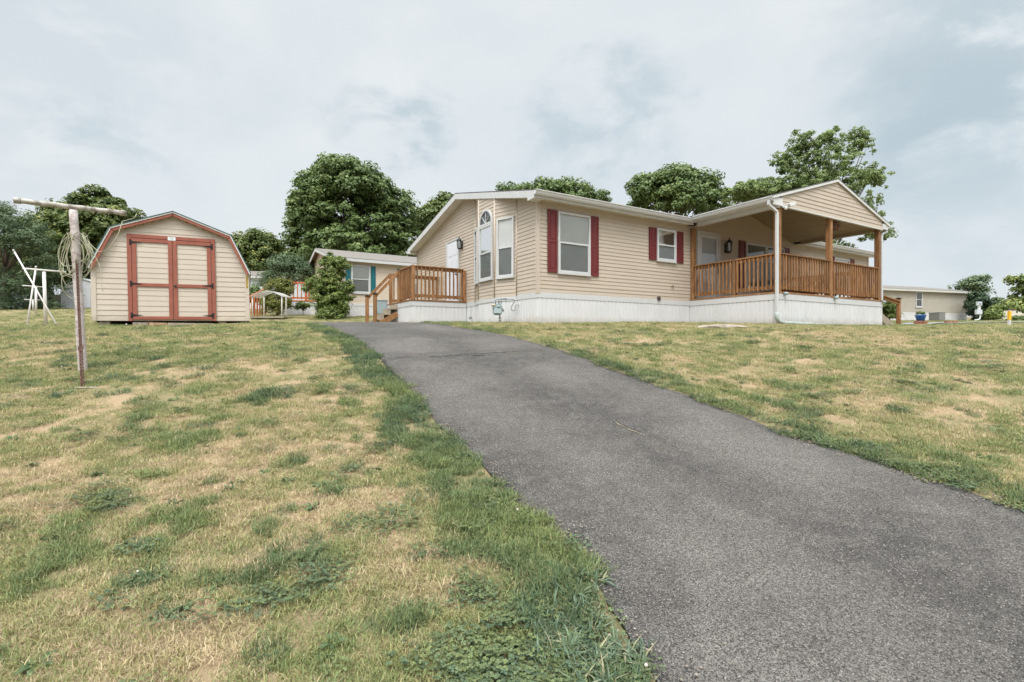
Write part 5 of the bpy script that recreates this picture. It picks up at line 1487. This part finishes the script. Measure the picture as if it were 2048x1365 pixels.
LM_BLUE = leaf_mat('willow_leaf', (0.05, 0.088, 0.04), (0.155, 0.215, 0.105), (0.24, 0.30, 0.16))
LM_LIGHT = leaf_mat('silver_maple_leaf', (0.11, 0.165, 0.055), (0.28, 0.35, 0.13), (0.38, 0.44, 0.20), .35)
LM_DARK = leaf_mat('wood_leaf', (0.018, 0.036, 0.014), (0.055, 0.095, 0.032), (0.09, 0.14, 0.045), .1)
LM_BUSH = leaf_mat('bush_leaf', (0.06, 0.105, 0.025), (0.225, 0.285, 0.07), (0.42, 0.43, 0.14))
LM_EVER = leaf_mat('evergreen_leaf', (0.010, 0.026, 0.012), (0.035, 0.070, 0.025), (0.07, 0.12, 0.03), .1)
def px_tree(name, label, u0, u1, vt, vb, Y, npuff, nleaf, leaf, pr, seed, lm, ubase=None, group=None, extra=(), cat='tree', dep=None, zbot=None, **kw):
    uc = ubase or (u0 + u1) / 2
    b_ = gnd(uc, Y); w = (u1 - u0) / FPX * Y; zt_ = EYE + (HY - vt) / FPX * Y - b_.z; zb_ = EYE + (HY - vb) / FPX * Y - b_.z
    cx_ = ((u0 + u1) / 2 - uc) / FPX * Y
    rz = (zt_ - zb_) / 2; lob = [(cx_, 0, (zt_ + zb_) / 2, w / 2 * .93, (dep or w * .42), rz * .93)]
    for (eu0, eu1, evt, evb, dy) in extra:
        ez1 = EYE + (HY - evt) / FPX * Y - b_.z; ez0 = EYE + (HY - evb) / FPX * Y - b_.z
        ec = ((eu0 + eu1) / 2 - uc) / FPX * Y; ew = (eu1 - eu0) / FPX * Y / 2
        lob.append((ec, dy, (ez0 + ez1) / 2, ew, ew * .8, (ez1 - ez0) / 2))
    return tree(name, label, cat, b_, zt_, lob, npuff, nleaf, leaf, pr, seed, lm, group=group, **kw)
TG = 'trees behind the homes'
px_tree('maple_tree', 'big round dark green maple rising behind the teal-shuttered home', 578, 815, 316, 565, 40, 800, 110, .125, .58, 21, LM_MAPLE, ubase=702, group=TG, trunk_r=.34,
        extra=((568, 690, 395, 545, 0), (720, 830, 400, 545, 0), (610, 750, 316, 440, 0), (655, 785, 330, 450, -1), (562, 640, 480, 590, 0), (700, 840, 470, 560, 1), (620, 780, 470, 560, -2), (750, 834, 375, 520, 0), (570, 660, 360, 500, 0)))
px_tree('broadleaf_tree', 'yellow-green tree between the big maple and the beige home roof', 815, 925, 398, 560, 46, 110, 110, .15, .75, 22, LM_YEL, group=TG, extra=((840, 935, 392, 500, 0),))
px_tree('broadleaf_tree', 'low dense tree just right of the garden shed roof', 440, 575, 466, 600, 46, 150, 120, .14, .7, 23, LM_YEL, group=TG, extra=((470, 560, 468, 540, 0), (430, 500, 480, 560, 0)))
px_tree('broadleaf_tree', 'large yellowing tree behind the clothesline poles and garden shed', 90, 285, 388, 610, 44, 460, 120, .14, .70, 24, LM_YEL, ubase=190, group=TG, extra=((60, 180, 415, 590, 0), (150, 290, 400, 540, 0), (140, 250, 385, 470, 0), (35, 150, 440, 610, -1), (180, 300, 440, 600, 0)))
px_tree('willow_tree', 'pale blue-green feathery tree at the far left edge', -70, 95, 404, 632, 38, 330, 110, .09, .62, 25, LM_BLUE, ubase=10, group=TG, aspect=.3, droop=.5, extra=((-60, 60, 405, 500, 0), (10, 110, 440, 560, 0), (-60, 80, 540, 634, 0), (20, 110, 520, 628, 1), (-60, 60, 580, 680, 0), (10, 100, 590, 670, 1)))
for i, (u0, u1, vt, seed, lab) in enumerate(((-60, 90, 500, 31, 'dark tree behind the low blue-grey metal shed'), (60, 200, 470, 32, 'dark tree behind the far clothesline poles'), (170, 330, 500, 33, 'dark tree behind the garden shed left side'), (300, 470, 490, 34, 'dark tree hidden behind the garden shed roof'))):
    px_tree('broadleaf_tree', lab, u0, u1, vt, 640, 52, 150, 110, .18, 1.0, seed, LM_DARK, group=TG, shell=.6)
px_tree('maple_tree', 'dark tree top showing just above the ridge beside the gable peak', 985, 1215, 366, 470, 46, 190, 110, .14, .7, 41, LM_MAPLE, group=TG, extra=((985, 1080, 370, 430, 0), (1060, 1170, 364, 440, 0), (1130, 1215, 378, 440, 0)))
px_tree('maple_tree', 'rounded green tree above the roof left of the covered porch', 1248, 1450, 342, 480, 42, 230, 115, .14, .7, 42, LM_MAPLE, group=TG, extra=((1250, 1340, 350, 440, 0), (1340, 1440, 340, 430, 0), (1300, 1400, 338, 420, 0), (1390, 1465, 375, 450, 0)))
px_tree('silver_maple_tree', 'tall airy light green tree towering behind the porch roof', 1545, 1755, 262, 560, 34, 1700, 30, .105, .25, 43, LM_LIGHT, ubase=1655, group=TG, aspect=.42, shell=.5, hollow=.6, nb=60, fork=.3, droop=.35,
        extra=((1570, 1640, 252, 360, 0), (1625, 1680, 243, 330, 0), (1690, 1745, 250, 340, 0), (1450, 1560, 362, 430, 0), (1440, 1520, 375, 420, -1), (1535, 1600, 300, 380, 0), (1700, 1780, 330, 400, 0), (1680, 1770, 400, 490, 0), (1600, 1720, 480, 560, 0), (1720, 1785, 440, 500, 0), (1520, 1620, 350, 430, 0), (1440, 1530, 365, 425, 0), (1480, 1600, 345, 430, 1)))
px_tree('broadleaf_tree', 'thin pale tree behind the dark evergreen at the right', 1915, 1985, 554, 620, 60, 46, 60, .15, .7, 44, LM_BLUE, group=TG, shell=.5, extra=((1930, 1975, 552, 590, 0),))
px_tree('broadleaf_tree', 'tree reaching into the frame at the far right edge', 2028, 2110, 552, 640, 44, 70, 100, .13, .6, 45, LM_BUSH, ubase=2085, group=TG, extra=((2000, 2110, 597, 635, 0), (2024, 2060, 550, 578, 0)))
px_tree('broadleaf_tree', 'small distant tree between the evergreen and the brown-roofed shed', 1980, 2010, 598, 632, 70, 26, 60, .18, .6, 46, LM_BLUE, group=TG)
# shrubs
px_tree('evergreen_shrub', 'dark columnar evergreen at the corner of the taupe home', 1934, 1980, 578, 662, 41.5, 130, 110, .06, .34, 51, LM_EVER, cat='shrub', trunk_r=.08, extra=((1936, 1962, 582, 650, 0), (1955, 1981, 590, 655, 0), (1940, 1978, 620, 662, -.3)), dep=.8)
px_tree('shrub', 'light green shrub right of the dark evergreen', 1972, 2000, 612, 654, 40, 40, 90, .07, .3, 52, LM_BUSH, cat='shrub', trunk_r=.04)
px_tree('shrub', 'round green shrub behind the yellow marker post', 2018, 2062, 634, 660, 40, 45, 90, .07, .3, 53, LM_MAPLE, cat='shrub', trunk_r=.04)
px_tree('shrub', 'leafy yellow-green bush against the right end of the porch skirting', 1764, 1794, 596, 658, 17.4, 90, 80, .032, .13, 54, LM_BUSH, cat='shrub', trunk_r=.03)
px_tree('shrub', 'tall leafy bush climbing in front of the teal-shuttered home', 622, 702, 545, 634, 23.6, 620, 50, .055, .16, 55, LM_BUSH, ubase=662, cat='shrub', trunk_r=.06, aspect=.4,
        extra=((630, 690, 520, 590, 0), (655, 700, 512, 560, 0), (600, 650, 552, 600, .3), (632, 700, 590, 640, -.2), (680, 710, 560, 622, 0), (645, 668, 505, 540, 0), (625, 665, 575, 636, -.3), (665, 705, 580, 638, -.3), (630, 700, 605, 660, -.2), (640, 690, 612, 664, -.5)))
px_tree('shrub', 'feathery grey-green small tree left of the teal-shuttered home', 528, 625, 512, 590, 31, 170, 90, .07, .42, 56, LM_BLUE, cat='shrub', aspect=.35, trunk_r=.08, extra=((540, 590, 512, 560, 0), (515, 560, 545, 590, 0), (590, 640, 530, 575, 0)))
px_tree('shrub', 'golden green mound shrub behind the garden canopy frame', 530, 580, 555, 624, 26.2, 170, 80, .05, .24, 57, leaf_mat('golden_leaf', (0.06, 0.085, 0.015), (0.24, 0.25, 0.05), (0.42, .38, .12)), cat='shrub', aspect=.35, trunk_r=.05, extra=((528, 560, 585, 626, -.4), (555, 590, 560, 605, 0), (550, 585, 590, 626, 0), (532, 585, 600, 640, -.2)))
px_tree('shrub', 'small leafy plant growing against the red deck white skirting', 590, 622, 603, 628, 26.8, 24, 60, .05, .14, 58, LM_MAPLE, cat='shrub', trunk_r=.02)
px_tree('shrub', 'low bush between the garden shed corner and the stair railing', 494, 520, 575, 618, 30, 50, 80, .07, .3, 59, LM_MAPLE, cat='shrub', trunk_r=.03)
# potted plant leaves
C, Nn, S, PC = foliage([(0, 0, .30, .15, .15, .10)], 40, 30, .02, .05, 61)
me = leaves_mesh('plant', C, Nn, .022, S, np.random.default_rng(5)); me.materials.append(LM_MAPLE); c = bpy.data.objects.new('plant', me); col.objects.link(c); c.parent = fp
# distant wood line closing the horizon
def woodline():
    r = np.random.default_rng(77); lob = []
    for k in range(44):
        u = -500 + k * 26
        if u > 700: break
        Y = 66 + r.uniform(-3, 3); X = (u - CX) / FPX * Y; z = float(H(X, Y)); hgt = r.uniform(5.5, 8.0)
        lob.append((X, Y, z + hgt * .5, 2.4, 2.2, hgt * .52))
    C, Nn, S, PC = foliage(lob, 900, 60, .3, 1.1, 78, shell=.8)
    me = leaves_mesh('far_wood', C, Nn, .30, S, np.random.default_rng(6)); me.materials.append(LM_DARK)
    o = bpy.data.objects.new('far_wood', me); col.objects.link(o); tag(o, 'dark wood closing the horizon behind the sheds at left', 'wood', kind='stuff')
woodline()

# ==================================================================== LAWN GRASS (instanced tufts)
tuft_col = bpy.data.collections.new('tufts')
def blade_mesh(name, n, rad, hmin, hmax, w, lean, r, curve=.5, mats=None):
    ang = r.uniform(0, 2 * math.pi, n); rr = rad * np.sqrt(r.random(n))
    bx, by = rr * np.cos(ang), rr * np.sin(ang)
    h = r.uniform(hmin, hmax, n); th = r.uniform(0, 2 * math.pi, n); le = np.abs(r.normal(lean, lean * .5, n))
    dx, dy = np.cos(th), np.sin(th); px, py = -dy, dx
    V = []
    for k, (s, ww) in enumerate(((0, 1), (.5, .8), (1, 0))):
        z = h * np.cos(le * (0.4 + curve * s)) * s; o = h * np.sin(le * (0.6 + curve * s)) * s
        cxk, cyk = bx + dx * o, by + dy * o; wk = w * ww / 2
        if ww > 0:
            V.append(np.stack([cxk + px * wk, cyk + py * wk, z], 1)); V.append(np.stack([cxk - px * wk, cyk - py * wk, z], 1))
        else: V.append(np.stack([cxk, cyk, z], 1))
    V = np.stack(V, 1).reshape(-1, 3); V[:, 2] -= .004
    i = np.arange(n) * 5
    F = np.concatenate([np.stack([i, i + 1, i + 3, i + 2], 1)]); T = np.stack([i + 2, i + 3, i + 4], 1)
    me = bpy.data.meshes.new(name)
    me.from_pydata(V.tolist(), [], F.tolist() + T.tolist()); 
    a_ = me.attributes.new('shade', 'FLOAT', 'POINT'); a_.data.foreach_set('value', np.repeat(r.uniform(0, 1, n), 5).astype(np.float32))
    return me
def leafset_mesh(name, n, rad, L, wdt, r, trif=False, hgt=.035, tilt=.4):
    V = []; F = []; S = []
    for k in range(n):
        a_ = r.uniform(0, 6.283); q = rad * math.sqrt(r.random()); c = np.array([q * math.cos(a_), q * math.sin(a_), hgt * r.uniform(.4, 1.0)])
        base = r.uniform(0, 6.283); sh = r.random() * .76
        for j in range(3 if trif else 1):
            t_ = base + j * 2.094; d = np.array([math.cos(t_), math.sin(t_), r.uniform(-.2, tilt)]); s_ = np.array([-math.sin(t_), math.cos(t_), r.uniform(-.2, .2)])
            p0 = c if trif else np.array([c[0] * .2, c[1] * .2, .004]); LL = L * r.uniform(.7, 1.2)
            b_ = len(V)
            V += [p0, p0 + d * LL * .5 + s_ * wdt * .5 + [0, 0, .12 * LL], p0 + d * LL - [0, 0, .15 * LL], p0 + d * LL * .5 - s_ * wdt * .5 + [0, 0, .12 * LL], p0 + d * LL * .5 + [0, 0, .05 * LL]]
            F += [(b_, b_ + 1, b_ + 4), (b_ + 1, b_ + 2, b_ + 4), (b_ + 2, b_ + 3, b_ + 4), (b_ + 3, b_, b_ + 4)]; S += [sh] * 5
    me = bpy.data.meshes.new(name); me.from_pydata([tuple(v) for v in V], [], F)
    a_ = me.attributes.new('shade', 'FLOAT', 'POINT'); a_.data.foreach_set('value', np.array(S, np.float32))
    return me
tm = bpy.data.materials.new('grass_blades'); tm.use_nodes = True
ns, ls = tm.node_tree.nodes, tm.node_tree.links; ns.clear()
out = N(ns, 'ShaderNodeOutputMaterial'); ai = N(ns, 'ShaderNodeAttribute', attribute_type='INSTANCER'); ai.attribute_name = 'tint'
ash = N(ns, 'ShaderNodeAttribute'); ash.attribute_name = 'shade'
sc_ = fmath(ns, ls, 'MULTIPLY_ADD', ash.outputs['Fac'], .75, .62)
sv = vmath(ns, ls, 'SCALE', ai.outputs['Color']); ls.new(sc_, sv.inputs['Scale'])
straw = mixc(ns, ls, fmath(ns, ls, 'MULTIPLY', sstep(ns, ls, ash.outputs['Fac'], .80, .88), .55), sv.outputs[0], (0.50, 0.385, 0.22))
df = N(ns, 'ShaderNodeBsdfPrincipled'); df.inputs['Roughness'].default_value = .55; df.inputs['Specular IOR Level'].default_value = .25; ls.new(straw, df.inputs['Base Color'])
tr = N(ns, 'ShaderNodeBsdfTranslucent'); ls.new(straw, tr.inputs[0])
mx = N(ns, 'ShaderNodeMixShader'); mx.inputs[0].default_value = .28; ls.new(df.outputs[0], mx.inputs[1]); ls.new(tr.outputs[0], mx.inputs[2]); ls.new(mx.outputs[0], out.inputs[0])
flm = mat('clover_flower', (0.50, 0.45, 0.38), .8)
r_ = np.random.default_rng(99)
defs = []
for k in range(3): defs.append(blade_mesh('dry%d' % k, 90, .080, .016, .045, .0026, 1.45, r_, .35))        # 0-2 flat straw
for k in range(3): defs.append(blade_mesh('grn%d' % k, 60, .075, .018, .045, .0032, .95, r_, .6))          # 3-5 green grass
for k in range(2): defs.append(blade_mesh('bunch%d' % k, 120, .070, .030, .065, .0038, .85, r_, .7))        # 6-7 bunch
for k in range(2): defs.append(leafset_mesh('clover%d' % k, 30, .09, .012, .012, r_, True, .03))         # 8-9 clover
for k in range(2): defs.append(blade_mesh('crab%d' % k, 20, .02, .05, .10, .0080, 1.15, r_, .6))           # 10-11 crabgrass
for k in range(2): defs.append(leafset_mesh('weed%d' % k, 12, .02, .055, .020, r_, False, .015, .5))      # 12-13 broadleaf
m = MB()
for q in range(3):
    m.lathe((.03 * math.cos(q * 2.1), .03 * math.sin(q * 2.1)), [(.002, -.002), (.006, 0), (.0075, .003), (.004, .006), (.001, .007)], 6)
peb_ = m.build('z_pebble', mat('pebble', (0.24, 0.20, 0.165), .9, .3, 60), None); col.objects.unlink(peb_); pebble_me = peb_.data
m = MB()
for a_, b_, c_ in ((0, 0, .055), (.02, .01, .06)):
    m.lathe((a_, b_), [(.002, c_ - .006), (.006, c_ - .003), (.007, c_ + .002), (.0045, c_ + .006), (.001, c_ + .008)], 7); break
fo_ = m.build('z_flower', flm, None); col.objects.unlink(fo_); flower_me = fo_.data
names_ = []
for i, me_ in enumerate(defs + [flower_me, pebble_me]):
    if i < len(defs): me_.materials.append(tm)
    o = bpy.data.objects.new('t%02d' % i, me_); tuft_col.objects.link(o)
bpy.data.objects.remove(fo_); bpy.data.objects.remove(peb_)
def house_mask(x, y):
    dx, dy = x - HC.x, y - HC.y; c_, s_ = math.cos(TH), math.sin(TH)
    lx = dx * c_ + dy * s_; ly = -dx * s_ + dy * c_
    m_ = (lx > .0) & (lx < HL) & (ly > 0.0) & (ly < HW)
    m_ |= (lx > PX0) & (lx < PX1) & (ly > PY) & (ly < .1)
    m_ |= (lx > DX) & (lx < .1) & (ly > DY0) & (ly < DY1)
    m_ |= (lx > -BD) & (lx < 0) & (ly > 1.3) & (ly < 3.1)
    dx, dy = x - SO.x, y - SO.y; c_, s_ = math.cos(ST), math.sin(ST); lx = dx * c_ + dy * s_; ly = -dx * s_ + dy * c_
    m_ |= (lx > 0) & (lx < SW) & (ly > .1) & (ly < SD)
    return m_
def scatter():
    r = np.random.default_rng(5); P = []; 
    bands = [(0.7, 3.2, 620, 1.0), (3.2, 5.0, 430, 1.05), (5.0, 7.5, 260, 1.15), (7.5, 11, 150, 1.3), (11, 16, 80, 1.5), (16, 26, 26, 1.8), (26, 48, 6, 2.6)]
    for y0, y1, dens, s in bands:
        w = 1.22 * y1 + 3.0; n = int(dens * (y1 - y0) * 2 * w)
        x = r.uniform(-w, w, n); y = r.uniform(y0, y1, n)
        k = np.abs(x) < 1.18 * y + 2.8
        x, y = x[k], y[k]; P.append(np.c_[x, y, np.full(len(x), s)])
    P = np.concatenate(P); x, y, s = P.T
    ins_ = in_poly(x, y, drive_poly); dl = edist(x, y, LE); dr = edist(x, y, RE); de = np.minimum(dl, dr)
    keep = ~house_mask(x, y) & ~(ins_ & (de > .05 * (fbm(x, y, 5, 2, 3) > .5)))
    # thin bare earth line next to the asphalt and worn bare spots
    bare = (de < .02 + .05 * fbm(x, y, 4, 2, 12)) & (r.random(len(x)) < .5)
    spots = (fbm(x, y, 1.7, 3, 14) > .64) & (y < 7) & (r.random(len(x)) < .75)
    keep &= ~bare & ~spots
    x, y, s, dl, dr = x[keep], y[keep], s[keep], dl[keep], dr[keep]; n = len(x)
    g = green_field(x, y) + r.normal(0, .16, n)
    # darker weedy clumps
    clump = fbm(x, y, 4.6, 3, 21)
    kind = np.where(r.random(n) < sm(g, -.05, .85), 3 + r.integers(0, 3, n), r.integers(0, 3, n))
    edge_l = np.exp(-(dl / (.16 + .28 * fbm(x, y, 1.4, 2, 71))) ** 2)
    cl = (fbm(x, y, 1.1, 3, 31) * .42 + .45 * edge_l + .6 * np.exp(-((x - .0) ** 2 / .5 + (y - 1.9) ** 2 / .12)) * 1.0) > (.50 + .3 * r.random(n))
    kind = np.where(cl & (y < 9), 8 + r.integers(0, 2, n), kind)
    bunch = (clump > .66 + .05 * sm(x, .5, 2)) & (r.random(n) < sm(clump, .63, .80) * .7) ; kind = np.where(bunch, 6 + r.integers(0, 2, n), kind)
    cl2 = (fbm(x, y, 4.5, 3, 33) > .70) & (r.random(n) < .5) & (y < 10); kind = np.where(cl2, 8 + r.integers(0, 2, n), kind)
    bun2 = (edge_l > .2) & (r.random(n) < .68); kind = np.where(bun2, 6 + r.integers(0, 2, n), kind)
    edge_r = np.exp(-(dr / (.10 + .26 * fbm(x, y, 1.6, 2, 81))) ** 2); bun3 = (edge_r > .25) & (r.random(n) < .6 * (fbm(x, y, 1.1, 2, 83) > .42)); kind = np.where(bun3, np.where(r.random(n) < .5, 6, 8) + r.integers(0, 2, n), kind)
    crab = (np.exp(-((x - .55) ** 2 / .25 + (y - 2.0) ** 2 / .12)) + .35 * edge_l * (y < 4)) > .3 + .7 * r.random(n)
    crab &= r.random(n) < .55
    kind = np.where(crab, 10 + r.integers(0, 2, n), kind)
    weed = (r.random(n) < .010 * (y < 8)) | ((fbm(x, y, 2.4, 2, 41) > .74) & (r.random(n) < .06)); kind = np.where(weed, 12 + r.integers(0, 2, n), kind)
    fl = (kind >= 8) & (kind <= 9) & (r.random(n) < .014) & (y < 7); kind = np.where(fl, 14, kind)
    # tint
    dry = np.array([.54, .435, .275]); mid_ = np.array([.40, .375, .165]); grn = np.array([.23, .275, .105]); drk = np.array([.082, .14, .075]); blu = np.array([.17, .235, .155])
    t_ = np.zeros((n, 3))
    v_ = r.random((n, 1))
    isd = kind <= 2; t_[isd] = (dry * (.8 + .4 * v_) + (mid_ - dry) * (1.1 * np.clip(g, 0, 1) * r.random(n))[:, None])[isd]
    isg = (kind >= 3) & (kind <= 5); t_[isg] = (mid_ + (grn - mid_) * np.clip(g * 1.1 + r.normal(0, .35, n), 0, 1)[:, None])[isg]
    isb = (kind == 6) | (kind == 7); t_[isb] = (grn + (drk - grn) * np.clip(r.random((n, 1)) * .5 + 1.6 * (fbm(x, y, 1.3, 2, 61)[:, None] - .40), 0, 1))[isb]
    isc = (kind == 8) | (kind == 9); t_[isc] = (np.array([.20, .235, .09]) + (np.array([.095, .145, .09]) - np.array([.20, .235, .09])) * r.random((n, 1)))[isc]
    isr = (kind == 10) | (kind == 11); t_[isr] = (blu * (.8 + .3 * v_))[isr]
    isw = kind >= 12; t_[isw] = (np.array([.13, .19, .085]) * (.8 + .5 * v_))[isw]
    sc = s * r.uniform(.7, 1.25, n); sc = np.where(isb, sc * 1.05, sc)
    sc = np.where(kind == 14, np.minimum(sc, 1.3), sc)
    rot = np.c_[r.normal(0, .10, n) + .1, r.normal(0, .10, n), r.uniform(0, 6.283, n)]
    z = H(x, y)
    E_ = np.concatenate([LE, RE]); E_ = E_[(E_[:, 1] > 1) & (E_[:, 1] < 8)]
    q = E_[r.integers(0, len(E_), 600)] + r.normal(0, .09, (600, 2)); k2 = len(q)
    P = np.c_[x, y, z]; P = np.r_[P, np.c_[q, H(q[:, 0], q[:, 1]) + .018]]
    kind = np.r_[kind, np.full(k2, 15)]; t_ = np.r_[t_, np.full((k2, 3), .3)]; sc = np.r_[sc, r.uniform(.3, 1.0, k2)]
    rot = np.r_[rot, np.c_[np.zeros(k2), np.zeros(k2), r.uniform(0, 6, k2)]]
    return P, kind, t_, sc, rot
P, kind, tint, sc, rot = scatter()
# grass tuft in the driveway crack
me = bpy.data.meshes.new('lawn_grass'); me.vertices.add(len(P)); me.vertices.foreach_set('co', P.astype(np.float32).ravel())
def addat(nm, ty, dat, key='value'):
    a_ = me.attributes.new(nm, ty, 'POINT'); a_.data.foreach_set(key, dat.ravel())
addat('kind_id', 'INT', kind.astype(np.int32)); addat('scl', 'FLOAT_VECTOR', np.c_[sc, sc, np.minimum(sc, .85 + .25 * sc)].astype(np.float32), 'vector'); addat('rot', 'FLOAT_VECTOR', rot.astype(np.float32), 'vector')
addat('tint', 'FLOAT_COLOR', np.c_[tint, np.ones(len(P))].astype(np.float32), 'color')
lawn = bpy.data.objects.new('lawn_grass', me); col.objects.link(lawn); tag(lawn, 'dry straw and green grass with clover covering the lawn', 'grass', kind='stuff')
ng = bpy.data.node_groups.new('scatter_tufts', 'GeometryNodeTree')
ng.interface.new_socket('Geometry', in_out='INPUT', socket_type='NodeSocketGeometry'); ng.interface.new_socket('Geometry', in_out='OUTPUT', socket_type='NodeSocketGeometry')
gi = ng.nodes.new('NodeGroupInput'); go = ng.nodes.new('NodeGroupOutput')
ci = ng.nodes.new('GeometryNodeCollectionInfo'); ci.inputs['Collection'].default_value = tuft_col; ci.inputs['Separate Children'].default_value = True; ci.inputs['Reset Children'].default_value = True
ip = ng.nodes.new('GeometryNodeInstanceOnPoints'); ip.inputs['Pick Instance'].default_value = True
def nattr(nm, ty):
    a_ = ng.nodes.new('GeometryNodeInputNamedAttribute'); a_.data_type = ty; a_.inputs['Name'].default_value = nm; return a_.outputs['Attribute']
ng.links.new(gi.outputs[0], ip.inputs['Points']); ng.links.new(ci.outputs[0], ip.inputs['Instance']); ng.links.new(nattr('kind_id', 'INT'), ip.inputs['Instance Index'])
ng.links.new(nattr('rot', 'FLOAT_VECTOR'), ip.inputs['Rotation']); ng.links.new(nattr('scl', 'FLOAT_VECTOR'), ip.inputs['Scale']); ng.links.new(ip.outputs[0], go.inputs[0])
md = lawn.modifiers.new('scatter', 'NODES'); md.node_group = ng
print('tufts', len(P))
